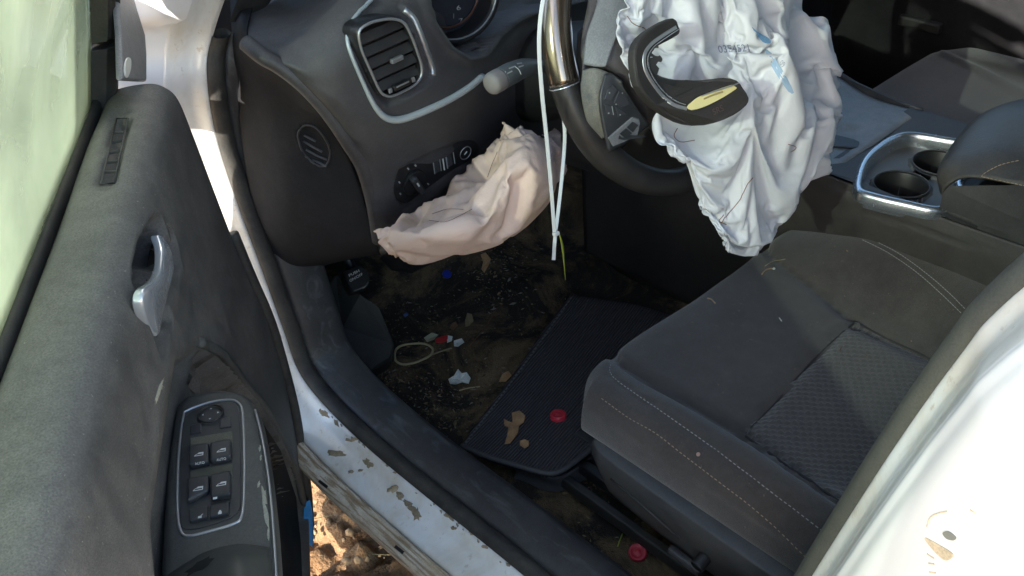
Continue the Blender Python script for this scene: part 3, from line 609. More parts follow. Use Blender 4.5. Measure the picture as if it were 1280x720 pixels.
# rest of the dashboard across the car, with the centre stack
dr=dens([[(.52,.40,1.02),(.9,.38,1.04),(1.3,.38,1.04),(1.7,.45,1.0)],[(.60,.34,.98),(.9,.30,.98),(1.3,.30,.98),(1.7,.36,.95)],[(.72,.36,.80),(.9,.30,.78),(1.3,.33,.80),(1.7,.38,.80)],[(.74,.50,.60),(.9,.36,.60),(1.3,.50,.62),(1.7,.50,.62)]],6,8)
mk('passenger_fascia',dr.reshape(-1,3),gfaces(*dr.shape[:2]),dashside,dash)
dt=dens([[(.06,.50,1.01),(.5,.42,1.03),(.9,.40,1.04),(1.3,.40,1.04),(1.7,.45,1.0)],[(.12,.72,1.01),(.5,.80,1.03),(.9,.84,1.04),(1.3,.80,1.03),(1.66,.72,1.01)]],4,6)
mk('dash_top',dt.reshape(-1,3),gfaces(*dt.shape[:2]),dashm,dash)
# ------------------------------------------------------------------ steering column and wheel
sw=thing('steering_wheel','black leather steering wheel with bronze gloss insert, its horn cover torn open','steering wheel',tuple(WC))
def wp(a,r,h=0.): return WC+r*(math.cos(math.radians(a))*WX+math.sin(math.radians(a))*WY)+h*WN
RR=.188
def arc(a0,a1,n,r=RR,h=0.): return np.array([wp(a,r,h) for a in np.linspace(a0,a1,n)])
rimP=arc(0,360,121)[:-1]; rim=tube('rim',rimP,[.0172+.0022*math.exp(-((a-212)/24)**2) for a in np.linspace(0,360,121)[:-1]],leather,sw,closed=True,n=18,flat=None)
tube('rim_insert',arc(64,181,60),.0182,gloss,sw,n=18)
tube('insert_ring',[wp(181.5,RR,0)+.0186*(math.cos(t)*(wp(181.5,1)-WC)+math.sin(t)*WN) for t in np.linspace(0,6.283,28,endpoint=False)],.0009,chrome,sw,closed=True,n=6)
tube('inner_trim_line',crom([Wp(x,y,.012) for x,y in ((708,-20),(711,10),(715,40),(716,62),(722,90),(727,120),(733,140))],4),.0012,satin,sw,n=6)
tube('rim_seam',[wp(262,RR,0)+.0171*(math.cos(t)*(wp(262,1)-WC)+math.sin(t)*WN) for t in np.linspace(0,6.283,28,endpoint=False)],.0008,black,sw,closed=True,n=6)
def wpatch(name,rows,m,nu=8,nv=8,solid=.004,disp=None,parent=None,label=None):
    return sheet(name,dens([[Wp(*p) for p in r] for r in rows],nu,nv),m,parent or sw,disp,solid,label)
# hub cover (horn pad housing)
hub=wpatch('hub_cover',[[(735,-40,.02),(760,-50,.035),(800,-60,.05),(850,-60,.055),(900,-50,.045)],[(735,0,.022),(765,-10,.042),(800,-15,.055),(860,-15,.06),(910,0,.05)],[(728,40,.024),(757,35,.046),(795,30,.06),(860,35,.062),(915,50,.05)],[(729,78,.026),(762,80,.050),(800,88,.063),(855,95,.062),(915,100,.048)],[(764,86,.024),(785,110,.046),(815,130,.054),(860,140,.05),(905,138,.035)],[(800,150,.012),(808,158,.022),(826,172,.024),(862,180,.02),(895,170,.01)]],hubm,disp=lambda G,Q:-.004*np.exp(-(dline(Q,[(805,-10),(790,20),(786,60),(800,105)])/4)**2)*0)
TH=surf(hub)
pc=wpatch('spoke_cover',[[(752,-35,.032),(772,-35,.044),(800,-40,.056)],[(745,8,.034),(768,5,.048),(792,0,.0585)],[(733,45,.034),(752,45,.048),(772,42,.058)],[(729,80,.034),(745,83,.046),(757,83,.054)]],hubg,label='pale grey spoke cover with its sunlit tone put into the colour')  # paler base colour than the hub carries the sunlit look of this spoke
wpatch('spoke',[[(722,40,.0),(735,30,.012),(760,30,.02)],[(720,95,.003),(732,92,.016),(760,88,.028)],[(728,135,.004),(742,128,.020),(768,100,.030)],[(742,172,.003),(760,165,.016),(780,150,.022)],[(762,192,.0),(772,190,.008),(796,165,.010)]],leather,solid=.01)
wpatch('spoke_shoulder',[[(728,88,.030),(743,85,.044),(760,90,.052)],[(726,115,.024),(742,112,.042),(754,112,.048)],[(733,150,.018),(744,146,.034),(753,140,.044)],[(748,176,.010),(756,172,.026),(764,168,.038)]],mat('dusty_spoke_shoulder',(.10,.105,.105),.55,bump=.5,bscale=500,dust=.6,dcol=(.27,.24,.17),dscale=40),solid=.004)
pad=wpatch('button_pad',[[(757,92,.058),(766,92,.062),(776,104,.066)],[(750,122,.054),(768,120,.060),(790,126,.064)],[(753,150,.050),(775,146,.056),(801,142,.060)],[(762,190,.044),(786,176,.048),(813,156,.052)]],btn,disp=None); TB=surf(pad)
for pts in ([(755,124),(764,126),(771,112),(766,106),(759,112)],[(767,128),(773,113),(780,118),(787,130),(778,134)],[(755,130),(763,132),(767,143),(759,144)],[(768,132),(778,138),(784,142),(772,146)]):
    onplate('thumb_button',TB,pts,.0016,.002,mat('thumb_button_grey',(.040,.042,.048),.4),pad,bevel=.0006)
for p in ((761,116),(777,116),(769,130),(760,141),(774,143)):
    c_,n_=on(TB,*p,.0018); disc('button_dot',c_,n_,.0009,.0004,dimark,pad,k=10,bev=0)
P_,N_=onpath(TB,[(764,132),(765,138),(766,143)],.0018,2); ribbon('button_line',P_,N_,.0009,.0004,dimark,pad)
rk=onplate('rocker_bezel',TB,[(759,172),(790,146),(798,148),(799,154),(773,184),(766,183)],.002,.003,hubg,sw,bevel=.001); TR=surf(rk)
for pts in ([(765,174),(773,168),(780,174),(773,181)],[(774,167),(782,160),(789,166),(781,173)],[(783,159),(790,152),(797,156),(790,165)]):
    onplate('rocker_button',TR,pts,.002,.002,btn,rk,bevel=.0006)
box('spoke_screw',Wp(773,187,.012),(.004,.004,.004),satin,sw,bevel=.001)
# lower spokes, hidden side kept simple but closed
for a,b in (((870,160,.02),(888,222,.0)),((925,130,.02),(955,90,.0))):
    tube('lower_spoke',crom([Wp(*a),(Wp(*a)+Wp(*b))/2,Wp(*b)],4),.013,leather,sw,n=12,flat=.6)
# column shroud and stalk (part of the column)
col=thing('steering_column','black steering column shroud with turn signal stalk behind the wheel','steering column',(.52,.15,.85))
shr=[]
for k,t in enumerate(np.linspace(.03,.26,8)):
    c_=WC-WN*t+np.array([0,0,-.03]); r1=.055+.02*(t/.26); shr.append([c_+r1*math.cos(a)*WX*1.15+r1*math.sin(a)*WY*.95 for a in np.linspace(0,2*math.pi,28,endpoint=False)])
shr=np.array(shr); mk('shroud',shr.reshape(-1,3),gfaces(8,28,cv=True)+[tuple(range(28))],black,col,solid=.003)
SKY=.085
stk=crom([A(694,84,y=SKY+.0),A(672,83,y=SKY-.004),A(655,85,y=SKY-.008),A(638,92,y=SKY-.012),A(625,99,y=SKY-.014)],6)
stalk=tube('signal_stalk',stk,np.interp(np.arange(len(stk)),[0,6,12,18,24],[.007,.0085,.0115,.0135,.0135]),mat('stalk_blue_black',(.05,.06,.065),.4,dust=.25,dcol=(.2,.2,.18)),col,n=16)
e0=A(625,99,y=SKY-.014); e1=A(611,107,y=SKY-.017)
tube('stalk_tip',crom([e0,(e0*.6+e1*.4),(e0*.2+e1*.8),e1],3),[.0136,.0137,.0138,.0138,.0137,.0134,.0125,.0105,.0075,.003],mat('pale_stalk_tip',(.19,.175,.165),.6,var=.15),col,n=16)
TK=surf(stalk)
for a,b in (((636,86),(644,83)),((646,80),(652,79)),((634,92),(640,89)),((626,93),(632,90)),((648,84),(654,82))):
    try: P_,N_=onpath(TK,[a,b],.0004,2); ribbon('stalk_symbol',P_,N_,.0016,.0004,dimark,stalk)
    except ValueError: pass
try: P_,N_=onpath(TK,[(643,83),(648,87),(651,93)],.0003,3); ribbon('stalk_line',P_,N_,.0008,.0004,mark,stalk)
except ValueError: pass
# horn cover flap: the U shaped piece standing off the hub
H=.120
fo=[(842,22),(818,34),(802,46),(794,62),(794,85),(799,108),(812,126),(828,140),(850,152),(872,157),(894,154),(918,144),(934,132),(937,122),(930,110),(922,100),(906,97),(880,100),(856,100),(838,98),(822,92),(814,80),(816,66),(826,56),(850,43),(849,32)]
fpt=[Wp(x,y,H+.040*float(sst(np.array(float(x)),845,930))) for x,y in cloop(fo,2)]
flap=slab('horn_cover_flap',fpt,-WN*.012,mat('flap_black',(.020,.018,.017),.62,bump=.3,bscale=900,dust=.2,dcol=(.1,.085,.07)),sw,bevel=.003); TFp=surf(flap)
def stripe(name,T,pts,w,h,m,parent,n=4):
    P_,N_=onpath(T,pts,h,n); return ribbon(name,P_,N_,w,.0012,m,parent)
stripe('flap_chrome_line',TFp,[(845,34),(826,46),(812,57),(805,70),(806,86),(814,102),(828,120),(842,131),(858,136)],.0040,.0002,satin,flap)
stripe('flap_chrome_line',TFp,[(847,37),(829,49),(816,59),(809,71),(810,85),(818,101),(831,117),(845,127),(856,131)],.0012,.0012,chrome,flap)
onplate('emblem_film',TFp,[(856,134),(862,128),(872,121),(893,113),(912,107),(921,104),(924,108),(914,116),(896,126),(878,134),(862,138)],.0016,.0014,yel,flap,bevel=.0005,loop=2)
stripe('emblem_brown_line',TFp,[(878,124),(890,119),(902,115)],.0018,.0017,mat('film_brown',(.30,.24,.10),.6),flap,2)  # thin brown line laid across the emblem film
stripe('emblem_edge',TFp,[(862,130),(872,122),(893,114),(912,108),(922,104)],.0014,.0016,satin,flap,3)
lettering('flap_print','SRS',TFp,(892,144),(906,138),.010,mat('faint_print',(.09,.06,.055),.6),flap)
# ------------------------------------------------------------------ airbags
bag=thing('driver_airbag','burst white airbag hanging crumpled out of the steering wheel','airbag',(.55,-.08,.9))
def yy(rows,sh=lambda i,j:0): return [[A(x,y,y=d+sh(i,j)) for j,(x,y,d) in enumerate(r)] for i,r in enumerate(rows)]
def drape(ctrl,nu,nv,seed,anchors,amp=.010,k=9,puff=.0,fine=.35):
    """limp cloth: tension folds that radiate from where it is gathered, over a soft sheet"""
    G=faceview(dens(ctrl,nu,nv)); n=gnorm(G); rg=np.random.default_rng(seed)
    c=G.reshape(-1,3).mean(0); nm=n.reshape(-1,3).mean(0); nm/=np.linalg.norm(nm); e1=np.cross(nm,[0,0,1.]); e1/=np.linalg.norm(e1); e2=np.cross(nm,e1)
    P=np.stack([(G-c)@e1,(G-c)@e2],-1); size=np.ptp(P.reshape(-1,2),axis=0).max(); h=np.zeros(G.shape[:2]); wsum=np.zeros_like(h)+1e-6
    for j,(ax_,ay_,st) in enumerate(anchors):
        v=ray(ax_,ay_); t=((c-CP)@nm)/(v@nm); a3=CP+v*t-c; a=np.array([a3@e1,a3@e2]); d=P-a; r=np.linalg.norm(d,axis=-1); th=np.arctan2(d[...,1],d[...,0])
        warp=.55*fbm(G,7,3,seed+j*5)+.12*fbm(G,30,2,seed+j*5+2)
        w=np.exp(-(r/(size*.55))**2)+.02; f=0
        for q,(kk,aa) in enumerate(((k,1.),(k*1.9,.5),(k*3.7,.22))):
            ph=rg.uniform(0,6.28); x=th*kk/2+ph+warp*(2.2+q); m=.35+.65*sst(vnoise(G,16,seed+q*3+j),-.4,.4)
            f=f+aa*(1-np.abs(np.sin(x))**.8)*m*sst(r,.0,.05+.02*q)
        h+=w*f*st; wsum+=w
    h=h/wsum*amp
    Q=G+np.stack([fbm(G,9,2,seed+30+q) for q in range(3)],-1)*.03
    for q in range(7):
        d=rg.normal(size=3); d/=np.linalg.norm(d); fq=rg.uniform(10,34); tr=np.abs(((Q@d)*fq+rg.uniform(0,9))%1-.5)*2
        h+=amp*fine*.5*(1-tr)**2.2*sst(vnoise(G,12,seed+50+q),-.05,.4)*(18/fq)
    h+=puff*fbm(G,8,2,seed+9)
    nu_,nv_=G.shape[:2]; U=np.minimum(np.arange(nu_),nu_-1-np.arange(nu_))[:,None]/7.; V_=np.minimum(np.arange(nv_),nv_-1-np.arange(nv_))[None]/7.
    e=np.clip(np.minimum(U,V_),0,1); lat=np.stack([fbm(G,22,2,seed+20),fbm(G,22,2,seed+21),fbm(G,22,2,seed+22)],-1)*.005
    return G+n*(h*(.35+.65*e)-(1-e)**2*.012)[...,None]+lat
def cl(y,xs,hs): return [Wp(x,y,v) for x,v in zip(xs,hs)]
COL=[]
def collider(name,vs,fs,th=.004,fr=30):
    me=bpy.data.meshes.new(name); me.from_pydata([tuple(v) for v in vs],[],[tuple(f) for f in fs]); o=bpy.data.objects.new(name,me); C.objects.link(o)
    o.modifiers.new('collision','COLLISION'); o.collision.thickness_outer=th; o.collision.thickness_inner=.02; o.collision.cloth_friction=fr; COL.append(o)
collider('rim_form',[WC+(.188+.018*math.cos(b))*(math.cos(a)*WX+math.sin(a)*WY)+.018*math.sin(b)*WN for a in np.linspace(0,2*math.pi,48,endpoint=False) for b in np.linspace(0,2*math.pi,10,endpoint=False)],gfaces(48,10,True,True))
collider('hub_form',[WC+r*math.cos(a)*WX+r*math.sin(a)*WY*.8+WN*h for r,h in ((.001,.066),(.03,.066),(.06,.062),(.085,.052),(.10,.02),(.10,-.04)) for a in np.linspace(0,2*math.pi,32,endpoint=False)],gfaces(6,32,False,True))
def samp(L,n):
    L=np.array(L,float); d=np.r_[0,np.cumsum(np.linalg.norm(np.diff(L,axis=0),axis=1))]; t=np.linspace(0,d[-1],n); return np.stack([np.interp(t,d,L[:,0]),np.interp(t,d,L[:,1])],1)
collider('flap_form',[Wp(e[0],e[1],H+.040*float(sst(np.array(float(e[0])),845,930))+hh) for p,q in zip(samp(fo[:14],24),samp(fo[14:][::-1],24)) for e,hh in ((p,0),(q,0),(q,-.012),(p,-.012))],gfaces(24,4,False,True),.003,5)
def fold(name,rows,nu,nv,pins,shrink,frames,seed,noise,grav=1.,bend=.7,mt=None,parent=None):
    """lay out a sheet of cloth larger than its outline, hold it at a few points and let it fall into folds"""
    G=faceview(dens(rows,nu,nv)); n=gnorm(G); G=G+n*((fbm(G,11,3,seed)*noise)[...,None]); Qf=prj(G).reshape(-1,2)
    me=bpy.data.meshes.new('sheet'); me.from_pydata([tuple(v) for v in G.reshape(-1,3)],[],gfaces(*G.shape[:2])); o=bpy.data.objects.new('sheet',me); C.objects.link(o)
    vg=o.vertex_groups.new(name='pin')
    for (x,y,r) in pins:
        d=np.hypot(Qf[:,0]-x,Qf[:,1]-y); idx=np.where(d<r)[0]
        for i in (idx if len(idx) else [int(d.argmin())]): vg.add([int(i)],1.0,'REPLACE')
    m=o.modifiers.new('cloth','CLOTH'); t=m.settings; t.quality=6; t.mass=.15; t.tension_stiffness=20; t.compression_stiffness=12; t.shear_stiffness=4; t.bending_stiffness=bend
    t.tension_damping=5; t.compression_damping=5; t.shear_damping=5; t.air_damping=2.5; t.shrink_min=shrink; t.shrink_max=shrink; t.vertex_group_mass='pin'; t.pin_stiffness=1; t.effector_weights.gravity=grav
    c=m.collision_settings; c.use_collision=True; c.collision_quality=3; c.distance_min=.004; c.use_self_collision=True; c.self_distance_min=.001; c.self_friction=5
    m.point_cache.frame_start=1; m.point_cache.frame_end=frames
    for f_ in range(1,frames+1): S.frame_set(f_)
    ev=o.evaluated_get(bpy.context.evaluated_depsgraph_get()); P=np.array([v.co[:] for v in ev.data.vertices]).reshape(G.shape)
    bpy.data.objects.remove(o); S.frame_set(1)
    P=crom(P,2); P=crom(P.transpose(1,0,2),2).transpose(1,0,2)
    return mk(name,P.reshape(-1,3),gfaces(*P.shape[:2]),mt,parent,solid=.0008)
TOPP=[(840,-60,6),(885,-60,6),(930,-60,6),(980,-60,6),(1020,-60,6)]
mainr=[cl(-60,(840,885,930,980,1020),(.06,.08,.10,.09,.05)),cl(0,(862,900,940,985,1028),(.06,.09,.12,.11,.06)),cl(50,(878,905,942,992,1040),(.06,.09,.12,.12,.06)),cl(100,(872,905,945,995,1045),(.065,.085,.13,.13,.07)),
 cl(140,(822,885,940,992,1042),(.075,.09,.13,.13,.07)),cl(180,(832,885,935,985,1035),(.08,.105,.125,.12,.07)),cl(212,(856,890,930,972,1016),(.08,.10,.115,.11,.07)),cl(250,(876,900,928,958,985),(.085,.095,.10,.095,.08)),
 cl(286,(893,908,925,945,966),(.085,.09,.092,.09,.085)),cl(312,(904,915,928,943,960),(.085,.09,.09,.09,.085))]
leftr=[cl(-60,(785,825,875,935),(.085,.105,.11,.07)),cl(0,(776,820,875,935),(.082,.11,.115,.07)),cl(45,(774,818,872,935),(.080,.10,.105,.065)),cl(80,(789,828,876,932),(.084,.09,.095,.06)),cl(112,(799,840,882,928),(.082,.085,.085,.06)),cl(134,(822,850,884,926),(.078,.08,.08,.06))]
bparts=[fold('bag_panel',mainr,8,14,TOPP+[(880,45,4),(874,98,4),(905,106,4),(938,126,4),(822,142,3),(832,182,3),(862,200,3),(1032,20,5),(1044,95,6),(1041,145,5),(1031,192,5),(1002,228,4),(940,160,3),(985,60,2),(885,262,3),(905,298,3),(957,290,3)],-.20,60,5,.020,bend=1.0,mt=bagm,parent=bag),
 fold('bag_panel',leftr,9,12,[(785,-60,5),(825,-60,5),(875,-60,5),(935,-60,5),(775,15,3),(774,32,3),(776,46,3),(782,62,4),(789,80,5),(794,96,5),(799,112,5),(812,124,5),(822,134,4),(836,134,4),(850,134,4),(868,134,4),(884,134,4),(926,134,4),(935,45,4),(935,0,4),(870,60,2)],-.16,45,9,.018,mt=bagm,parent=bag)]
TBg=surf(*bparts)
decal('vent_hole',TBg,[(939,34),(946,40),(956,46),(962,50),(962,54),(956,54),(950,50)],bagin,bag,h=.0010,loop=3,conform=True)
decal('blue_fold',TBg,[(956,62),(964,66),(974,80),(984,98),(992,116),(985,114),(974,98),(964,82)],mat('blue_grey_cloth',(.30,.42,.55),.6),bag,h=.0008,loop=2,conform=True)
lettering('airbag_print','03E4521',TBg,(899,66),(948,52),.014,mat('blue_grey_print',(.22,.25,.36),.7),bag,h=.0008,conform=True); lettering('airbag_print','09',TBg,(974,80),(992,86),.010,mat('faint_blue_print',(.35,.38,.46),.7),bag,h=.0008,conform=True)
for L_ in ([(940,222),(933,232),(926,248),(915,262),(906,272),(902,278)],[(905,268),(900,276),(908,280)],[(783,20),(792,30),(806,36),(812,50)],[(846,160),(842,170),(850,178),(868,176)],[(985,180),(995,184),(988,190)]):
    try: P_,N_=onpath(TBg,L_,.001,4); tube('bag_seam_thread',P_,.0005,bthread,bag,n=5)
    except ValueError as e: print(e)
knee=thing('knee_airbag','stained beige airbag bulging out below the dashboard','airbag',(.28,.12,.75))
K1=[[(475,294,.20),(482,302,.17),(490,309,.16),(498,318,.18)],[(505,267,.19),(511,286,.13),(516,303,.12),(524,320,.17)],[(535,245,.18),(545,268,.10),(552,290,.09),(562,309,.16)],[(573,217,.18),(590,245,.08),(602,270,.07),(612,292,.15)],[(607,190,.18),(630,216,.07),(647,245,.06),(662,270,.14)],[(626,172,.17),(647,190,.09),(667,215,.08),(684,236,.14)],[(627,152,.18),(652,158,.13),(676,168,.12),(694,186,.16)]]
kn1=fold('airbag_lobe',yy(K1),9,13,[(475,294,6),(505,267,4),(535,245,4),(573,217,4),(607,190,4),(626,172,4),(627,152,4),(652,158,3),(676,168,3),(694,186,4),(684,236,4),(662,270,3),(614,300,3),(562,312,3),(524,320,3),(498,318,4),(520,256,3),(554,231,3),(590,204,3),(590,297,3),(640,283,3),(640,235,2)],-.15,50,11,.016,grav=.0,bend=.8,mt=kneem,parent=knee)
for o in COL: bpy.data.objects.remove(o)
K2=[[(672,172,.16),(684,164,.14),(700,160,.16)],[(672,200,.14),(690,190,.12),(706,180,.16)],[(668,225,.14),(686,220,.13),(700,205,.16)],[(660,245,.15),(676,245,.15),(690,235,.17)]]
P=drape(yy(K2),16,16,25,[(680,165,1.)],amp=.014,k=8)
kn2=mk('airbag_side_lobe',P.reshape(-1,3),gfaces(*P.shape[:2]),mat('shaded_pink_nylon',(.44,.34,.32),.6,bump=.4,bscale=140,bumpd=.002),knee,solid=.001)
TKn=surf(kn1)
for L_ in ([(540,268),(560,262),(580,262)],[(536,276),(556,278),(576,270),(590,262)],[(622,190),(616,205),(610,222)]):
    P_,N_=onpath(TKn,L_,.001,4); tube('bag_seam_thread',P_,.00035,bthread,knee,n=5)
for a,b in (((539,300),(534,320)),((540,300),(538,318)),((538,302),(530,314))):
    tube('loose_thread',crom([A(*a,y=.15),A((a[0]+b[0])/2+1,(a[1]+b[1])/2,y=.145),A(*b,y=.145)],4),.0005,thread,knee,n=5)
# ------------------------------------------------------------------ zip tie hanging on the rim
tie=thing('zip_tie','long white zip tie looped round the steering wheel and hanging down','zip tie',tuple(A(693,290,y=.02)))
ta=crom([A(684,-30,y=-.005),A(676,20,y=-.01),A(674,60,y=-.012),A(677,110,y=-.012),A(683,170,y=-.01),A(689,235,y=-.008),A(693,290,y=-.005)],6)
tb=crom([A(704,140,y=.06),A(706,172,y=.05),A(703,215,y=.03),A(698,262,y=.01),A(694,292,y=-.003)],6)
for P_ in (ta,tb): ribbon('tie_band',P_,np.tile((CP-P_.mean(0))/np.linalg.norm(CP-P_.mean(0)),(len(P_),1)),.0046,.0014,nylon,tie)
box('tie_head',A(695,292,y=-.006),(.008,.006,.005),nylon,tie,bevel=.001)
P_=crom([A(694,294,y=-.006),A(693,308,y=-.006),A(692,325,y=-.005)],4); ribbon('tie_tail',P_,np.tile((CP-P_.mean(0))/np.linalg.norm(CP-P_.mean(0)),(len(P_),1)),.0046,.0014,nylon,tie)
P_=crom([A(699,291,y=.0),A(703,306,y=.0),A(705,325,y=.002),A(707,350,y=.004)],5)
tag(mk('green_blade',[P_[i]+np.array([1,.2,0])*s*w for i,w in enumerate(np.interp(np.arange(len(P_)),[0,6,len(P_)-1],[.0008,.0026,.0003])) for s in (-1,1)]+[],gfaces(len(P_),2),green,solid=.0005),'yellow green blade hanging beside the zip tie knot','grass blade')
# ------------------------------------------------------------------ door
door=thing('car_door','open white car door seen from its dusty grey inner panel','car door',tuple(D(0,0,.3)))
PR=np.array([(-.004,.955),(.004,.966),(.02,.972),(.050,.973),(.066,.966),(.076,.950),(.081,.91),(.087,.84),(.093,.77),(.101,.69),(.110,.62),(.113,.52),(.110,.42),(.102,.30),(.092,.20),(.06,.17),(0,.17)])
pr=crom(PR,7); ss=np.concatenate([np.linspace(0,.55,150),np.linspace(.56,1.22,40)])
G=np.array([[D(s,n_,z_) for n_,z_ in pr] for s in ss])
handle_p=[(193,262),(184,280),(172,300),(165,330),(165,355),(176,380),(188,410),(200,445),(207,425),(215,390),(221,350),(222,315),(216,292),(205,272)]
ventp=[(141,139),(148,136),(158,137),(166,141),(160,170),(152,200),(144,226),(138,236),(126,236),(118,232),(126,200),(134,165)]
ventslot=[(146,148),(160,148),(152,185),(143,229),(126,230),(136,190)]
arch=[(186,640),(178,560),(186,510),(200,480),(222,447),(245,428),(262,428),(275,440),(287,470),(296,500),(330,560),(345,640),(350,760),(200,760)]
pocket=[(262,436),(280,452),(300,482),(322,508),(345,548),(366,590),(382,640),(383,700),(384,800),(300,800),(300,560)]
def doord(G,Q):
    vis=G[...,2]>.18
    d=-.034*sst(-sdf(Q,handle_p),-2,16); d+=.0015*np.exp(-(sdf(Q,handle_p)/3)**2)
    d+=-.0025*sst(-sdf(Q,ventp),-1.2,1.2); d+=-.012*sst(-sdf(Q,ventslot),-.5,2)
    up=G[...,2]
    a=sst(-sdf(Q,arch),-2,26); p=sst(-sdf(Q,pocket),-3,7)
    a=np.where(up<.86,a,0); d+=-.034*a-.07*p*np.where(up<.80,1,0)
    d+=-.0015*np.exp(-(dline(Q,[(262,350),(270,342),(285,338)])/1.2)**2)
    d+=-.0012*np.exp(-(dline(Q,[(166,620),(190,636),(215,642)])/1.6)**2)
    d+=-.0012*np.exp(-(dline(Q,[(190,500),(176,560),(166,620)])/2.2)**2)
    d+=.0010*fbm(G,9,2,4)
    return np.where(vis,d,0)
dpn=sheet('inner_panel',G,doorm,door,doord,solid=0); TDo=surf(dpn)
# handle recess fittings
lev=[(199,293),(208,300),(214,314),(218,332),(215,352),(208,376),(203,398),(198,421),(190,412),(183,396),(179,378),(181,362),(190,354),(199,345),(204,330),(204,310)]
hp=[]; c_=Dn(200,350,.072)
LV=[Dn(x,y,.078+.012*math.sin(math.pi*np.clip((y-294)/126,0,1))) for x,y in cloop(lev,3)]
lo=slab('door_handle',LV,-DN*.009,mat('bright_lever',(.62,.67,.72),.17,metal=.55,coat=.5),door,bevel=.0035,smooth=True,label='chrome door release lever')
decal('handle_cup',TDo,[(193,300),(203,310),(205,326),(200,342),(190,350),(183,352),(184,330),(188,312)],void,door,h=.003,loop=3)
# door vent slats
for a,b in (((141,168),(157,167)),((139,180),(155,177)),((136,193),(152,190)),((133,205),(149,203)),((130,217),(146,216))):
    pa=A(*a,z=.972); pb=A(*b,z=.972); ribbon('vent_slat',[pa,(pa+pb)/2,pb],[DZ]*3,.0014,.003,plast,door)
tube('vent_rim',[A(x,y,z=.9745) for x,y in cloop(ventslot,1)],.0010,plast,door,closed=True,n=6)
# belt seal, glass, window frame
sb_=[(-.012,.955),(-.0115,.966),(-.009,.9695),(-.005,.969),(-.003,.964),(-.004,.955)]
G=np.array([[D(s,a,b) for a,b in sb_] for s in np.linspace(-.005,1.22,40)]); mk('belt_seal',G.reshape(-1,3),gfaces(*G.shape[:2]),rubber,door)
def TN(z): return -.008+.30*(z-.97)
gs=[]
for z in np.linspace(.93,1.38,9): gs.append([D(s,TN(z)-.004,z) for s in np.linspace(.012,1.21,12)])
gs=np.array(gs); mk('window_glass',gs.reshape(-1,3),gfaces(*gs.shape[:2]),doorglass,door,solid=.003,label='dusty green tinted side window')
FPR=[(110,-30),(112,0),(118,50),(124,100),(127,122)]
def frame(name,pts,w0,w1,dn,m,th):
    L=[Dn(x,y,TN(.97)+.01+.0*(122-y)) for x,y in pts]
    return L
# front upright of the window frame, leaning with the windscreen pillar
up=[D(-.002,.0,.955),D(-.004,.014,1.0),D(-.004,.03,1.05),D(.02,.055,1.13),D(.12,.10,1.26),D(.28,.13,1.35),D(.55,.145,1.39),D(.95,.14,1.385),D(1.15,.12,1.33),D(1.21,.06,1.15),D(1.22,.0,.96)]
upc=crom(up,6)
def fsec(name,offs,m):
    T_=np.gradient(upc,axis=0); T_/=np.linalg.norm(T_,axis=1,keepdims=True); G=[]
    for p,t in zip(upc,T_):
        a=DN; b=np.cross(t,a); b/=np.linalg.norm(b); b=b if b@DU>0 or b[2]<0 else -b
        G.append([p+b*u+a*v for u,v in offs])
    G=np.array(G); return mk(name,G.reshape(-1,3),gfaces(*G.shape[:2],cv=True),m,door,smooth=False,bevel=.001)
fsec('window_frame',[(-.020,-.022),(-.020,.0),(-.012,.010),(.003,.010),(.004,-.022)],blackd)
fsec('glass_run_seal',[(.004,-.02),(.004,.004),(.008,.006),(.012,.002),(.013,-.02)],rubber)
fsec('glass_run_channel',[(.013,-.02),(.013,-.002),(.017,-.001),(.018,-.02)],mat('olive_rubber',(.05,.05,.035),.6,bump=.4,bscale=300))
# triangular inner sail panel ahead of the frame
slab('sail_panel',[Dn(x,y,.045) for x,y in ((130,-230),(142,-150),(160,-30),(172,12),(182,44),(184,70),(184,102),(154,100),(152,40))],-DN*.008,mat('sail_grey',(.17,.17,.18),.5,bump=.3,bscale=800,dust=.3,dcol=(.3,.29,.27)),door,bevel=.003)
slab('sail_slot',[Dn(x,y,.0465) for x,y in cloop([(160,72),(164,74),(164,86),(160,97),(157,92),(157,80)],3)],-DN*.002,mat('pale_clip',(.62,.62,.58),.5),door,bevel=.0005)
# outer skin and edges of the door
G=np.array([[D(s,n_,z_) for n_,z_ in crom([(-.022,.965),(-.06,.90),(-.085,.75),(-.085,.55),(-.075,.35),(-.05,.20),(0,.17)],5)] for s in np.linspace(0,1.22,12)]); mk('outer_skin',G.reshape(-1,3),gfaces(*G.shape[:2]),paintc,door)
for s in (0.0,1.22):
    e=[D(s,n_,z_) for n_,z_ in pr]+[D(s,n_,z_) for n_,z_ in crom([(-.022,.965),(-.06,.90),(-.085,.75),(-.085,.55),(-.075,.35),(-.05,.20)],5)[::-1]]
    mk('door_edge',e,[tuple(range(len(e)))],black,door,smooth=False)
tube('door_edge_seal',crom([D(-.004,n_,z_) for n_,z_ in ((.096,.76),(.104,.69),(.113,.62),(.116,.55),(.116,.45),(.110,.36),(.104,.28),(.094,.20))],6),.0075,rubber,door,n=10)
P_=crom([D(.030,n_,z_) for n_,z_ in ((.085,.80),(.098,.70),(.112,.62),(.117,.52),(.114,.42),(.105,.30),(.093,.20))],6)
tube('pocket_ridge',onpath(TDo,[(250,428),(268,436),(287,452),(308,480),(330,506),(352,544),(370,588),(379,628)],-.001,6)[0],.0055,podm,door,n=12)
decal('pocket_shade_patch',TDo,[(304,504),(326,524),(350,562),(370,620),(376,680),(378,760),(330,760),(330,560)],void,door,h=.002,loop=0,conform=True)  # black patch laid in the pocket in place of its deep shade
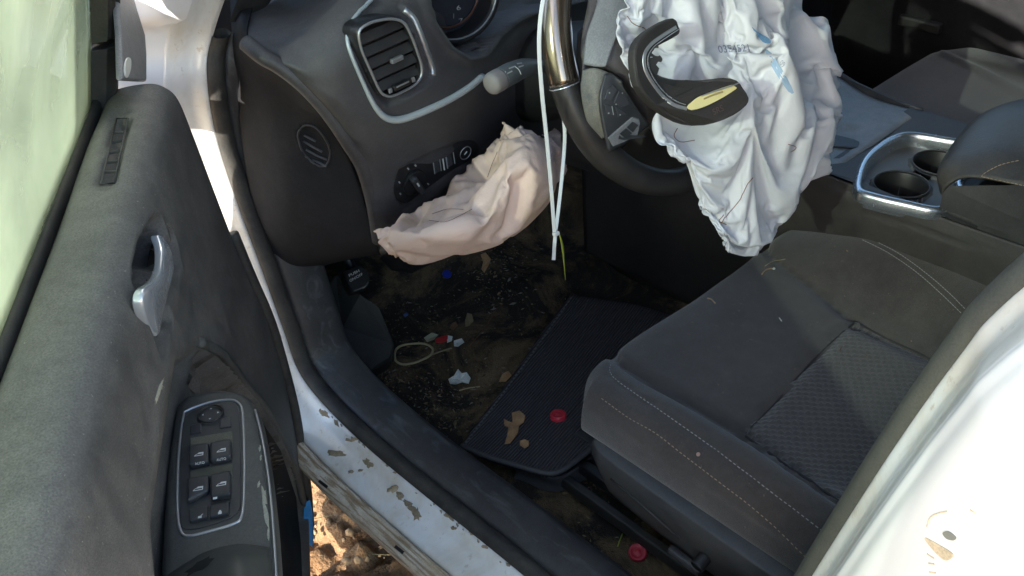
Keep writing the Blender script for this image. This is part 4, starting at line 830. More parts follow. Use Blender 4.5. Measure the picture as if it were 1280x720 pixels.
# masking tape on the door edge
TSeal=[D(-.012,.113,z_) for z_ in (.335,.30,.25,.22)]
tp=[(380,629),(387,625),(390,640),(392,672),(390,684),(384,677),(379,655)]
def sat(px,py,s):
    v=ray(px,py); t=(s-(CP-DO)@DU)/(v@DU); return CP+t*v
tag(slab('masking_tape',[sat(x,y,.006)+ (CP-sat(x,y,.006))/np.linalg.norm(CP-sat(x,y,.006))*.016 for x,y in tp],np.cross(DZ,DU)*.0006,tape,None,bevel=0),'strip of blue masking tape stuck on the open door edge above the dirt','tape')
# armrest pod with switch panel
AZ=.775
pod_o=[(214,520),(222,500),(236,490),(262,484),(290,484),(308,490),(320,503),(329,530),(336,570),(341,610),(345,660),(349,730),(353,820),(200,820),(197,740),(200,660),(206,580)]
po=cloop(pod_o,3); top=np.array([A(x,y,z=AZ) for x,y in po]); cpo=top.mean(0); levels=[(1.0,-.14,.80),(1.0,-.08,.93),(1.0,-.03,.99),(1.0,-.010,1.0),(1.0,-.003,.985),(1,0,.95),(1,.002,.85)]
def inset(P,d):
    T_=np.roll(P,-1,0)-np.roll(P,1,0); T_/=np.linalg.norm(T_,axis=1,keepdims=True); n_=np.cross(T_,DZ); c=P.mean(0); s=np.sign(((P-c)*n_).sum(1).mean()); return P-n_*s*d
lv=[inset(top,d)+DZ*h for d,h in ((.030,-.16),(.012,-.10),(.003,-.04),(0,-.015),(.002,-.005),(.006,-.001),(.012,.0))]
G=np.array(lv); n_=len(po); vs=G.reshape(-1,3); fcs=gfaces(len(lv),n_,cv=True)+[tuple((len(lv)-1)*n_+k for k in range(n_))]
pod=mk('armrest',vs,fcs,podm,door); TPd=surf(pod)
def pz(x,y,h=0.): return A(x,y,z=AZ+h)
P_=cloop([(229,521),(234,513),(262,503),(287,500),(298,504),(303,516),(305,560),(305,610),(302,645),(292,655),(262,664),(236,670),(226,664),(222,640),(222,600),(224,560)],4)
tube('switch_bezel',[pz(x,y,.0006) for x,y in P_],.0013,satin,pod,closed=True,n=8)
plate=slab('switch_plate',[pz(x,y,.0) for x,y in cloop([(232,522),(262,507),(288,504),(299,518),(301,610),(297,642),(262,658),(230,662),(226,640),(227,560)],3)],(0,0,.0012),mat('switch_plate_black',(.022,.024,.026),.45,dust=.35,dcol=(.11,.115,.10),dscale=20),pod,bevel=.0006)
tube('knob_ring',[pz(263,517,.0035)+.0118*np.array([math.cos(t),math.sin(t),0]) for t in np.linspace(0,6.283,32,endpoint=False)],.0011,black,pod,closed=True,n=6)
kx=pz(275,516)-pz(250,520); kx/=np.linalg.norm(kx); ky=np.cross(DZ,kx)
mk_=disc('mirror_knob',pz(263,517,.001),DZ,.0115,.004,black,pod,e=1)
for dx,dy in ((0,.0065),(0,-.0065),(.0065,0),(-.0065,0)):
    c_=pz(263,517,.0054)+kx*dx+ky*dy; nn=np.array([dx,dy])/.0065
    mk('mirror_arrow',[c_+kx*nn[0]*.0016+ky*nn[1]*.0016,c_+kx*nn[1]*.0013-ky*nn[0]*.0013,c_-kx*nn[1]*.0013+ky*nn[0]*.0013],[(0,1,2)],mark,mk_,smooth=False)
def key(name,q,h,m=btn,b=.001): return slab(name,[pz(x,y,.0005) for x,y in q],(0,0,h),m,pod,bevel=b)
key('mirror_button',[(238,533),(252,530),(252,542),(238,545)],.002); key('mirror_button',[(275,525),(289,522),(290,535),(275,537)],.002)
for p in ((245,538),(281,529)): disc('button_dot',pz(*p,.0028),DZ,.0008,.0003,mark,pod,k=10,bev=0)
# sunk finger wells and window keys
key('switch_well',[(238,549),(291,540),(291,561),(239,566)],.0016,mat('finger_well_dust',(.10,.10,.075),.8,bump=.4,bscale=300,dust=.4,dcol=(.16,.15,.11),dscale=30),.0004)
key('switch_well',[(238,590),(291,580),(291,597),(238,604)],.0016,mat('finger_well_dark',(.06,.06,.045),.8,dust=.4,dcol=(.15,.14,.10),dscale=30),.0004)
k1=key('window_switch',[(238,564),(263,560),(263,583),(238,588)],.008,btn,.002); k2=key('window_switch',[(264.5,560),(291,555),(291,577),(264.5,582)],.008,btn,.002)
k3=key('window_switch',[(236,604),(263,599),(263,618),(236,632)],.007,btn,.002); k4=key('window_switch',[(264.5,599),(290,594),(290,624),(264.5,628)],.007,btn,.002)
key('lock_switch',[(237,640),(261,635),(261,650),(238,655)],.004,btn,.0012); key('lock_switch',[(263,635),(288,630),(287,645),(263,650)],.004,btn,.0012)
TSw=surf(*[o for o in bpy.data.objects if o.name.split('.')[0] in('window_switch','lock_switch')])
def glyph(polys,c,sz,name='switch_symbol'):
    vs=[];fs=[]
    b0,n0=on(TSw,*c,.0004)
    for q in polys:
        b=len(vs); vs+=[b0+kx*x*sz+ky*y*sz for x,y in q]; fs.append(tuple(range(b,b+len(q))))
    mk(name,vs,fs,mark,pod,smooth=False)
win=[[(-1,-.5),(.9,-.5),(.9,-.3),(-1,-.3)],[(-1,-.3),(-.8,-.3),(-.4,.15),(-.6,.15)],[(-.5,.05),(.9,.05),(.9,.5),(-.1,.5)],[(.72,-.3),(.9,-.3),(.9,.1),(.72,.1)]]
glyph(win,(249,568),.0042); glyph(win,(277,563),.0042); glyph(win,(248,611),.0045); glyph(win,(277,605),.0045)
for a,b in (((244,581),(256,579)),((271,576),(283,574))):
    try: lettering('switch_print','AUTO',TSw,a,b,.0042,mark,pod,h=.0004)
    except ValueError: pass
glyph([[(-.6,-.6),(.6,-.6),(.6,.6),(-.6,.6)]],(269,621.5),.0030); glyph([[(-.5,-.6),(.5,-.6),(.5,.2),(-.5,.2)],[(.1,.2),(.35,.2),(.9,.8),(.6,.9)]],(250,646),.0030); glyph([[(-.5,-.6),(.5,-.6),(.5,.3),(-.5,.3)],[(-.35,.3),(.35,.3),(.25,.9),(-.25,.9)]],(275,641),.0030)
# pale edge strip along the armrest, mud smears
tube('armrest_edge_strip',crom([pz(x,y,.0005) for x,y in ((319,512),(327,545),(333,580),(338,620),(342,670),(346,735))],5),.0013,satin,pod,n=6)
for k,(x,y,rx,ry,a) in enumerate([(330,622,3,14,-.1),(333,645,3,13,-.2),(325,560,1.6,5,0),(326,572,1.3,4,0),(335,668,2,8,0),(323,606,2,5,.3)]):
    try: blob(TPd,x,y,rx,ry,a,podscr,pod,'mud_smear',seed=40+k,h=.0006,n=12)
    except ValueError: pass
blob(TDo,199,488,2,16,.3,podscr,door,'mud_smear',seed=60,h=.0008)
# pull cup moulding at the rear of the armrest
cupG=[[pz(x,y,h) for x,y,h in r] for r in ([(205,722,.0),(232,704,.004),(262,688,.006),(300,680,.006),(336,684,.002)],[(210,745,.012),(240,720,.022),(268,702,.028),(304,692,.028),(338,700,.01)],[(220,790,.02),(250,760,.035),(280,735,.042),(312,725,.04),(342,735,.015)])]
sheet('pull_cup',dens(cupG,6,6),mat('pull_cup_gloss',(.035,.04,.042),.28,dust=.3,dcol=(.17,.17,.13),dscale=20),door,solid=.004)
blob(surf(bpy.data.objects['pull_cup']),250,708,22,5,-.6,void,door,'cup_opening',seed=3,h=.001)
# outer mirror, out of sight, placed and sized to keep sun off the dash end
mh=[]
mc=D(-.02,-.13,1.035)
for t,(r1,r2) in zip(np.linspace(0,1,9),[(.01,.01),(.06,.045),(.085,.062),(.10,.072),(.105,.076),(.105,.076),(.10,.072),(.085,.06),(.03,.02)]):
    c_=mc-DU*(t-.5)*.15; mh.append([c_+DN*r1*math.cos(a)+DZ*r2*math.sin(a) for a in np.linspace(0,2*math.pi,20,endpoint=False)])
mh=np.array(mh); mk('door_mirror',mh.reshape(-1,3),gfaces(9,20,cv=True),black,door)
tube('mirror_arm',crom([D(-.0,-.02,.93),D(-.05,-.06,.93),D(-.09,-.10,.945)],4),.024,black,door,n=12)
# ------------------------------------------------------------------ driver's seat
seat=thing('driver_seat','charcoal cloth driver seat with patterned centre, crumbs on the cushion','seat',(.52,-.4,.3))
PX=np.array([.262,.250,.247,.252,.268,.295,.320,.338,.37,.43,.50,.57,.62,.65,.675,.705,.74,.765,.785,.795,.80])
PZ=np.array([.488,.496,.512,.540,.562,.571,.567,.556,.553,.555,.556,.557,.556,.558,.575,.596,.610,.607,.590,.55,.45])
ROW=[(-.085,.485,0,.02),(-.062,.490,0,.012),(-.050,.505,0,.008),(-.050,.530,.1,.004),(-.062,.551,.25,.002)]
def srow(y): 
    g=.3+.7*float(sst(np.array(-y),.06,.22)); rise=.010*float(1-sst(np.array(-y),.08,.22))*0
    return [(x,y,.556+(z-.556)*g if z>.54 else z) for x,z in zip(PX,PZ)]
rows=[]
for y,z,g,ins in ROW:
    r=[]
    for x,zz in zip(PX,PZ):
        e=max(0,abs(x-.523)-.19)/.085; xx=x-(x-.523)*ins*2.2*e if e>0 else x
        zf=min(z+ (zz-.556)*g if zz>.54 else min(zz,z),z if zz<=.556 else 1); r.append((xx,y-.045*min(1,e)**2.5,zf))
    rows.append(r)
for y in (-.09,-.14,-.20,-.27,-.34,-.42,-.5,-.6,-.7,-.8): rows.append(srow(y))
G=dens(rows,9,5)
sl1=[(768,446),(778,456),(800,470),(870,508),(932,545),(1000,593),(1062,636),(1120,680)]; sr1=[(952,308),(975,328),(1010,354),(1068,402),(1110,424),(1165,450),(1230,490),(1300,540)]; sf1=[(932,541),(965,508),(1000,468),(1035,432),(1068,403)]
def seatd(G,Q):
    up=np.where(G[...,2]>.535,1,0)
    d=-.006*np.exp(-(dline(Q,sl1)/7)**2)-.004*np.exp(-(dline(Q,sl1)/2.5)**2)
    d+=-.008*np.exp(-(dline(Q,sr1)/8)**2)-.005*np.exp(-(dline(Q,sr1)/2.5)**2)-.005*np.exp(-(dline(Q,sf1)/6)**2)-.004*np.exp(-(dline(Q,sf1)/2)**2)
    d+=-.0035*np.exp(-(dline(Q,[(764,448),(762,470),(790,492),(893,561),(1031,666)])/2.2)**2)
    d+=-.002*np.exp(-(dline(Q,[(752,498),(820,542),(893,598),(970,660),(1013,702)])/2.)**2)
    d+=.003*fbm(G,7,3,11)
    return d*up
G=faceview(G); sn=gnorm(G); d_=seatd(G,prj(G)); d_=seatd(G,prj(G+sn*d_[...,None])); G=G+sn*seatd(G,prj(G+sn*d_[...,None]))[...,None]; nu,nv=G.shape[:2]; Q=prj(G).reshape(nu,nv,2)
ff=gfaces(nu,nv); fcn=np.array([Q.reshape(-1,2)[list(f)].mean(0) for f in ff]); ins_poly=sf1[::1]+sr1[4:]+[(1400,900)]+sl1[:4:-1]
isin=inside(fcn,ins_poly)&(np.array([G.reshape(-1,3)[list(f)][:,1].mean() for f in ff])<-.24)
cus=mk('cushion',G.reshape(-1,3),[f for f,i in zip(ff,isin) if not i],seatm,seat); ins=mk('cushion_insert',G.reshape(-1,3),[f for f,i in zip(ff,isin) if i],insm,seat)
for o in (cus,ins):
    bm=bmesh.new(); bm.from_mesh(o.data); bmesh.ops.delete(bm,geom=[v for v in bm.verts if not v.link_faces],context='VERTS'); bm.to_mesh(o.data); bm.free()
TSe=surf(cus,ins)
for q_ in (sf1,sl1[4:],sr1[3:7]):
    P_,N_=onpath(TSe,q_,-.0008,5); tube('insert_seam',P_,.0017,piping,seat,n=6)
def stitches(name,T,pts,m,parent,gap=.0062,l=.0036,w=.0011,h=.0004,n=8):
    P_,N_=onpath(T,pts,h,n); d=np.concatenate([[0],np.cumsum(np.linalg.norm(np.diff(P_,axis=0),axis=1))]); vs=[];fs=[]
    for t in np.arange(0,d[-1]-l,gap):
        a=np.array([np.interp(t,d,P_[:,i]) for i in range(3)]); b_=np.array([np.interp(t+l,d,P_[:,i]) for i in range(3)]); nn=np.array([np.interp(t,d,N_[:,i]) for i in range(3)])
        u=(b_-a)/np.linalg.norm(b_-a); s=np.cross(nn,u)*w/2; k=len(vs); vs+=[a-s,a+s,b_+s,b_-s,a*.7+b_*.3+nn*.0007-s*.5,a*.7+b_*.3+nn*.0007+s*.5,a*.3+b_*.7+nn*.0007+s*.5,a*.3+b_*.7+nn*.0007-s*.5]
        fs+=[(k+4,k+5,k+6,k+7),(k,k+1,k+5,k+4),(k+1,k+2,k+6,k+5),(k+2,k+3,k+7,k+6),(k+3,k,k+4,k+7)]
    return mk(name,vs,fs,m,parent,smooth=False)
stitches('stitching',TSe,[(763,456),(763,466),(777,480),(835,520),(893,561),(960,612),(1031,666)],thread,seat)
stitches('stitching',TSe,[(752,498),(785,522),(820,542),(856,570),(893,598),(935,630),(970,660),(1013,702)],threadt,seat)
stitches('stitching',TSe,[(1078,300),(1110,316),(1145,340),(1175,366),(1202,392)],thread,seat,gap=.0045,l=.0035,w=.0008); stitches('stitching',TSe,[(1095,302),(1125,318),(1158,342),(1186,366),(1208,388)],thread,seat,gap=.0045,l=.0035,w=.0008)
# plastic side shield, lever, backrest
sh=dens([[(.285,-.120,.500),(.268,-.114,.499),(.250,-.110,.494),(.246,-.109,.486),(.247,-.110,.465),(.262,-.118,.405)],[(.285,-.15,.500),(.262,-.15,.499),(.240,-.15,.495),(.235,-.15,.488),(.237,-.15,.462),(.256,-.15,.400)],[(.285,-.30,.500),(.262,-.30,.499),(.236,-.30,.495),(.231,-.30,.488),(.233,-.30,.46),(.254,-.30,.390)],[(.285,-.62,.500),(.262,-.62,.499),(.234,-.62,.495),(.229,-.62,.488),(.231,-.62,.45),(.252,-.62,.38)],[(.285,-.95,.500),(.262,-.95,.499),(.234,-.95,.495),(.229,-.95,.488),(.231,-.95,.45),(.252,-.95,.38)]],9,6)
shd=sheet('side_shield',sh,mat('shield_plastic',(.040,.043,.048),.42,bump=.5,bscale=900,dust=.3,dcol=(.12,.12,.12),dscale=14,bumpd=.0006),seat,solid=.003)
mk('shield_front',[tuple(p) for p in sh[0]]+[(.40,-.118,.500),(.40,-.118,.405)],[(0,1,2)+tuple(range(3,len(sh[0])))+(len(sh[0])+1,len(sh[0]))],blackd,seat,smooth=False)
TSh=surf(shd)
c_,n_=on(TSh,862,693); box('recline_lever',c_+n_*.010,(.012,.050,.012),plast,seat,ax=[np.array([1.,0,0]),np.array([0,1.,.05]),np.array([0,-.05,1.])],bevel=.004)
c_,n_=on(TSh,882,696); disc('lever_knob',c_,n_,.009,.018,black,seat)
tube('shield_groove_bar',[on(TSh,*p,.001)[0] for p in ((764,598),(800,628),(850,672))],.002,blackd,seat,n=8)
box('seat_base',(.53,-.56,.42),(.44,.80,.12),black,seat,bevel=.02)
bk=dens([[(.25,-.80,.50),(.40,-.80,.5),(.65,-.80,.5),(.79,-.80,.5)],[(.25,-.80,.62),(.34,-.74,.62),(.70,-.74,.62),(.79,-.80,.62)],[(.26,-.90,.95),(.36,-.86,.95),(.68,-.86,.95),(.78,-.90,.95)],[(.30,-.98,1.14),(.40,-.95,1.16),(.64,-.95,1.16),(.74,-.98,1.14)]],6,6)
mk('backrest',bk.reshape(-1,3),gfaces(*bk.shape[:2]),seatm,seat,solid=.10)
# ------------------------------------------------------------------ passenger seat
ps=thing('passenger_seat','dark cloth passenger seat cushion beyond the console','seat',(1.3,-.3,.3))
rows2=[]
mx=lambda x:1.62-(x-.25)*1.07
def prow(y,zf=None):
    r=[]
    for x,z in zip(PX,PZ):
        e=max(0,abs(x-.523)-.17)/.105; g=.4+.6*float(sst(np.array(.09-y),.03,.2)); z2=.556+(z-.556)*g if z>.54 else z
        if zf is not None: z2=min(z2,zf)
        r.append((mx(x),y-.07*min(1,e)**2,z2+.004))
    return r
for y,zf in ((.08,.42),(.108,.47),(.118,.51),(.115,.54),(.10,.556),(.06,None),(.0,None),(-.1,None),(-.25,None),(-.4,None),(-.6,None),(-.8,None)): rows2.append(prow(y,zf))
G=dens(rows2,6,4); 
sheet('cushion',G,seatm,ps,lambda G,Q:(-.006*np.exp(-(dline(Q,[(1178,66),(1220,84),(1262,106),(1300,125)])/3)**2)+.002*fbm(G,6,2,5)),solid=0)
bk2=bk.copy(); bk2[...,0]+=.80; mk('backrest',bk2.reshape(-1,3),gfaces(*bk2.shape[:2]),seatm,ps,solid=.10)
box('seat_base',(1.34,-.35,.40),(.50,.80,.12),black,ps,bevel=.02)
# ------------------------------------------------------------------ passenger door inside
pd=thing('passenger_door','dark far side door trim barely visible beyond the passenger seat','car door',(1.72,0,.3))
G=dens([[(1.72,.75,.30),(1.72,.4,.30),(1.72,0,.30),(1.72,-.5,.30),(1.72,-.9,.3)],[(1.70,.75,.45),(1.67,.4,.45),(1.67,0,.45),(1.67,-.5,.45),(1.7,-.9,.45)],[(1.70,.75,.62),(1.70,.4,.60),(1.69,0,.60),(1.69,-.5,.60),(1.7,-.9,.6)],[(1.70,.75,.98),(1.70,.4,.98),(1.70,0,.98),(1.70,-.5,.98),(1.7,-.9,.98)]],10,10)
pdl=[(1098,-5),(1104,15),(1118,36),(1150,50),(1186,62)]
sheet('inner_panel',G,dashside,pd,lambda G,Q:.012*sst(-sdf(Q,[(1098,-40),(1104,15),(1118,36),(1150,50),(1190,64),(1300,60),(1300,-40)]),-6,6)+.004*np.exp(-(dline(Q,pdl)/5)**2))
box('door_pull',A(1150,30,x=1.66),(.02,.10,.025),blackd,pd,bevel=.006)
# ------------------------------------------------------------------ centre console
con=thing('centre_console','grey centre console with silver framed cup holders','console',(.88,-.2,.3))
sp=[(.34,.74,.30),(.34,.74,.30)]
G=dens([[(.775,.40,.74),(.762,.25,.735),(.752,.08,.715),(.745,-.05,.690),(.745,-.12,.682),(.745,-.30,.682),(.745,-.6,.69),(.745,-1.0,.70)],
[(.765,.40,.68),(.755,.25,.66),(.750,.08,.65),(.742,-.05,.64),(.740,-.12,.64),(.740,-.30,.64),(.740,-.6,.65),(.740,-1.0,.65)],
[(.765,.40,.5),(.76,.25,.5),(.755,.08,.5),(.748,-.05,.52),(.748,-.12,.52),(.748,-.30,.54),(.748,-.6,.54),(.748,-1.0,.54)],
[(.77,.40,.29),(.77,.25,.29),(.77,.08,.29),(.77,-.05,.29),(.77,-.12,.29),(.77,-.30,.29),(.77,-.6,.29),(.77,-1.0,.29)]],10,12)
seam=[(1040,252),(1060,262),(1100,270),(1150,286),(1200,303),(1220,304),(1240,292),(1262,272)]
cs=sheet('side_panel',G,mat('console_side_plastic',(.026,.024,.024),.5,bump=.5,bscale=900,dust=.3,dcol=(.10,.09,.08),dscale=10,bumpd=.0006),con,lambda G,Q:-.003*np.exp(-(dline(Q,seam)/1.6)**2)-.003*np.exp(-(dline(Q,[(1062,238),(1050,252),(1042,268)])/1.5)**2))
# top plate
CZ=.684
topg=dens([[(.745,-.12,CZ),(.80,-.122,CZ+.004),(.88,-.125,CZ+.006),(.96,-.122,CZ+.004),(1.015,-.12,CZ)],[(.748,-.03,CZ+.004),(.80,-.02,CZ+.01),(.88,-.01,CZ+.012),(.96,-.02,CZ+.01),(1.015,-.03,CZ)],[(.755,.08,CZ+.03),(.80,.08,CZ+.036),(.88,.08,CZ+.038),(.96,.08,CZ+.036),(1.01,.08,CZ+.028)],[(.775,.36,CZ+.07),(.80,.36,CZ+.07),(.88,.36,CZ+.07),(.96,.36,CZ+.07),(1.0,.36,CZ+.07)]],10,8)
shf=[(1006,150),(1020,152),(1078,160),(1084,166),(1066,188),(1050,196),(1006,200)]
ct=sheet('top_trim',topg,mat('silver_grey_trim',(.18,.185,.185),.48,metal=.15,bump=.2,bscale=900,dust=.3,dcol=(.28,.28,.27)),con,lambda G,Q:-.006*sst(-sdf(Q,shf),-2,3))
TC=surf(ct)
decal('shifter_slot',TC,[(1010,168),(1030,166),(1068,176),(1074,180),(1066,186),(1030,184),(1010,184)],black,con,h=.001,loop=2)
mk('far_side_panel',[(1.018,.36,.75),(1.018,-.12,.683),(1.018,-1.0,.69),(1.01,-1.0,.29),(1.01,.36,.29)],[(0,1,2,3,4)],plast,con,smooth=False,solid=.004)
tube('side_trim_edge',crom([(1.018,.3,.745),(1.018,.08,.715),(1.018,-.03,.690),(1.018,-.12,.686)],5),.003,plast,con,n=8)
# cup holder: chrome frame, deck, two wells
cfr=[(1074,236),(1074,218),(1082,198),(1098,182),(1118,170),(1140,166),(1180,172),(1229,182),(1222,205),(1200,226),(1206,240),(1196,254),(1170,260),(1130,252),(1095,244)]
CF=np.array([A(x,y,z=CZ+.008) for x,y in cloop(cfr,5)])
frm=[inset(CF,d)+DZ*h for d,h in ((-.006,-.016),(-.006,-.004),(-.003,.001),(.002,.002),(.005,.0),(.007,-.006),(.008,-.03))]
G=np.array(frm); cf=mk('cup_frame',G.reshape(-1,3),gfaces(len(frm),len(CF),cv=True),mat('brushed_silver',(.50,.54,.58),.25,metal=.9,dust=.04,dcol=(.35,.35,.33),dscale=40),con)
# deck with two holes: grid with wells pushed down
bb0=CF.min(0);bb1=CF.max(0); xs=np.arange(bb0[0]+.004,bb1[0]-.004,.0035); ys=np.arange(bb0[1]+.002,bb1[1]-.004,.0035); X,Y=np.meshgrid(xs,ys,indexing='ij')
w1=A(1152,214,z=CZ-.006); w2=A(1100,238,z=CZ-.006); w1=np.array([.890,-.216,0]); w2=np.array([.797,-.206,0]); Z=np.full_like(X,CZ-.012)
for w in (w1,w2):
    r=np.hypot(X-w[0],Y-w[1]); Z=np.where(r<.037,CZ-.075,Z); Z=Z-.07*0; Z=np.where((r>=.037)&(r<.042),CZ-.008,Z)
Z=np.where((np.abs(Y-(w1[1]+w2[1])/2)<.012)&(X>w2[0])&(X<w1[0]),CZ-.06,Z)
dk=np.stack([X,Y,Z],-1); inn=inside(np.stack([X,Y],-1),CF[:,:2]); ff=[f for f in gfaces(*X.shape) if all(inn.reshape(-1)[i] for i in f)]
dk_=mk('cup_deck',dk.reshape(-1,3),ff,mat('cup_deck_grey',(.045,.045,.047),.35,dust=.35,dcol=(.2,.19,.17),dscale=30),con,smooth=False)
bm=bmesh.new(); bm.from_mesh(dk_.data); bmesh.ops.delete(bm,geom=[v for v in bm.verts if not v.link_faces],context='VERTS'); bm.to_mesh(dk_.data); bm.free()
for w in (w1,w2):
    G=np.array([[np.array([w[0]+r*math.cos(t),w[1]+r*math.sin(t),z]) for t in np.linspace(0,2*math.pi,40,endpoint=False)] for r,z in ((.041,CZ-.009),(.0385,CZ-.006),(.0365,CZ-.009),(.035,CZ-.05),(.034,CZ-.074))])
    mk('cup_well',G.reshape(-1,3),gfaces(5,40,cv=True)+[tuple(160+k for k in range(40))],black,con)
    tube('cup_rim',[np.array([w[0]+.0385*math.cos(t),w[1]+.0385*math.sin(t),CZ-.0055]) for t in np.linspace(0,2*math.pi,40,endpoint=False)],.0011,plast,con,closed=True,n=6)
mk('console_deck',[(.747,-.122,CZ-.001),(1.016,-.122,CZ-.001),(1.016,-.31,CZ-.001),(.747,-.31,CZ-.001)]+[tuple(p) for p in inset(CF,-.002)*np.array([1,1,0])+np.array([0,0,CZ-.001])],[],plast,con)
o=bpy.data.objects['console_deck']; bm=bmesh.new(); q=[(.744,-.10,CZ+.002),(1.017,-.10,CZ+.002),(1.017,-.34,CZ+.002),(.744,-.34,CZ+.002)]; cc=inset(CF,-.004)*np.array([1,1,0])+np.array([0,0,CZ+.004])
o0=org(con); vo=[bm.verts.new(tuple(np.array(p)-o0)) for p in q]; vi=[bm.verts.new(tuple(p-o0)) for p in cc[::2]]
eo=[bm.edges.new((vo[i],vo[(i+1)%4])) for i in range(4)]; ei=[bm.edges.new((vi[i],vi[(i+1)%len(vi)])) for i in range(len(vi))]
bmesh.ops.triangle_fill(bm,edges=eo+ei,use_beauty=True); o.data.clear_geometry(); bm.to_mesh(o.data); bm.free()
if len(o.data.materials)==0: o.data.materials.append(plast)
# armrest lid
ar=dens([[(.738,-.290,.715),(.76,-.276,.722),(.88,-.262,.725),(1.0,-.276,.722),(1.022,-.290,.715)],
[(.731,-.292,.735),(.76,-.268,.748),(.88,-.250,.755),(1.0,-.268,.748),(1.03,-.292,.735)],
[(.735,-.315,.758),(.77,-.292,.772),(.88,-.275,.785),(.99,-.292,.772),(1.025,-.315,.758)],
[(.737,-.38,.770),(.79,-.36,.792),(.88,-.35,.802),(.97,-.36,.792),(1.023,-.38,.770)],
[(.737,-.50,.772),(.79,-.50,.796),(.88,-.50,.806),(.97,-.50,.796),(1.023,-.50,.772)],
[(.737,-.75,.772),(.79,-.75,.796),(.88,-.75,.806),(.97,-.75,.796),(1.023,-.75,.772)]],7,7)
lid=sheet('armrest_lid',ar,mat('armrest_vinyl',(.035,.032,.030),.36,bump=.6,bscale=420,dust=.25,dcol=(.13,.12,.10),dscale=12,bumpd=.001),con,solid=.004); TLd=surf(lid)
mk('lid_side',[(.737,-.29,.70),(.734,-.29,.735),(.737,-.38,.770),(.737,-.75,.772),(.737,-.75,.69)],[(0,1,2,3,4)],plast,con,smooth=False)
try: stitches('stitching',TLd,[(1222,226),(1232,216),(1252,206),(1278,200)],threadt,con,gap=.005,l=.004,w=.0009)
except ValueError as e: print('lid',e)
box('console_bin',(.88,-.63,.50),(.26,.68,.40),plast,con,bevel=.01)
# ------------------------------------------------------------------ footwell: pedals, mat
fr_=thing('footrest','black rubber footrest slab at the left of the footwell','footrest',tuple(A(440,400,z=.34)))
slab('footrest_pad',[A(x,y,z=zz) for x,y,zz in ((408,355,.44),(420,340,.455),(452,368,.44),(474,382,.42),(494,430,.355),(488,446,.345),(462,463,.335),(446,452,.345),(425,410,.39))],(0,.01,-.035),mat('footrest_rubber',(.014,.014,.012),.7,bump=.6,bscale=500,dust=.3,dcol=(.07,.065,.05)),fr_,bevel=.006)
pb=thing('parking_brake_pedal','small black parking brake pedal with pale lettering','pedal',tuple(A(445,350,z=.46)))
pbp=slab('pedal_pad',[A(x,y,z=zz) for x,y,zz in ((428,340,.475),(450,330,.485),(460,338,.48),(463,352,.465),(458,360,.458),(440,365,.455),(434,356,.46))],(0,.015,-.018),black,pb,bevel=.004); TPb=surf(pbp)
lettering('pedal_print','PUSH',TPb,(437.5,346.5),(450,340),.0066,mark,pb,h=.0030); lettering('pedal_print','ON/OFF',TPb,(438.5,353),(454,344),.0066,mark,pb,h=.0030)
tube('pedal_arm',[A(450,345,z=.46)+np.array([0,.02,0]),(.36,.72,.60),(.36,.76,.8)],.008,black,pb,n=8)
bkp=thing('brake_pedal','black brake pedal hanging in the dark footwell','pedal',(.48,.62,.42))
slab('pedal_pad',[A(x,y,z=zz) for x,y,zz in ((478,318,.50),(534,312,.52),(552,322,.51),(520,338,.47),(494,334,.47))],(0,.015,-.015),black,bkp,bevel=.004); tube('pedal_arm',[(.47,.63,.50),(.50,.70,.65),(.50,.74,.85)],.008,black,bkp,n=8)
acc=thing('accelerator_pedal','black accelerator pedal in the dark footwell right of the brake','pedal',(.65,.6,.35))
slab('pedal_pad',[(.63,.56,.33),(.68,.55,.33),(.69,.66,.47),(.64,.67,.47)],(0,.012,-.012),black,acc,bevel=.004)
mt=thing('floor_mat','black ribbed rubber floor mat pulled askew in front of the seat','floor mat',(.42,.12,.31))
MT=[[(577,556,.335),(600,524,.325),(640,470,.318),(680,412,.316),(714,368,.318)],[(610,570,.345),(640,530,.330),(680,480,.320),(715,425,.318),(745,373,.318)],[(650,582,.352),(680,545,.340),(720,495,.325),(760,435,.320),(800,382,.320)],[(678,590,.356),(705,568,.350),(750,530,.335),(790,480,.325),(850,400,.320)],[(693,592,.354),(722,572,.352),(765,541,.338),(810,500,.325),(880,430,.320)]]
G=dens([[A(x,y,z=zz) for x,y,zz in r] for r in MT],12,16)
mo=sheet('mat_sheet',G,matm,mt,solid=.009); TM=surf(mo)
e=np.array([G[i,0] for i in range(G.shape[0])]); 
tube('mat_border',crom([A(x,y,z=zz+.001) for x,y,zz in ((577,557,.335),(610,571,.345),(650,583,.352),(680,591,.356),(700,589,.356),(725,572,.352),(765,541,.338))],6),.0042,matedge,mt,n=10)
G2=dens([[A(x,y,z=zz) for x,y,zz in r] for r in ([(640,583,.325),(690,598,.33),(712,592,.33),(735,575,.328),(775,545,.32)],[(645,590,.312),(692,606,.312),(716,598,.312),(742,580,.312),(780,552,.31)],[(640,600,.30),(690,615,.30),(720,606,.30),(748,588,.30),(790,560,.30)])],5,8)
sheet('mat_under_layer',G2,matedge,mt,solid=.005)
nibs=[];nf=[]
for k in range(46):
    t=k/45; x=578+(714-578)*t+ (2*math.sin(t*3)); y=556+(368-556)*t; a,n_=on(TM,x+3,y,.0); d=np.array([-.9,-.1,0])*(.0050+.0015*(k%2)); w=np.array([0,.0016,0]); b=len(nibs)
    nibs+=[a-w+n_*.001,a+w+n_*.001,a+w+d,a-w+d,a-w-n_*.003,a+w-n_*.003]; nf+=[(b,b+1,b+2,b+3),(b+3,b+2,b+5,b+4),(b,b+3,b+4),(b+1,b+5,b+2)]
o=mk('mat_edge_teeth',nibs,nf,mat('tooth_grey',(.10,.10,.095),.7),mt,smooth=False); o['kind']='stuff'
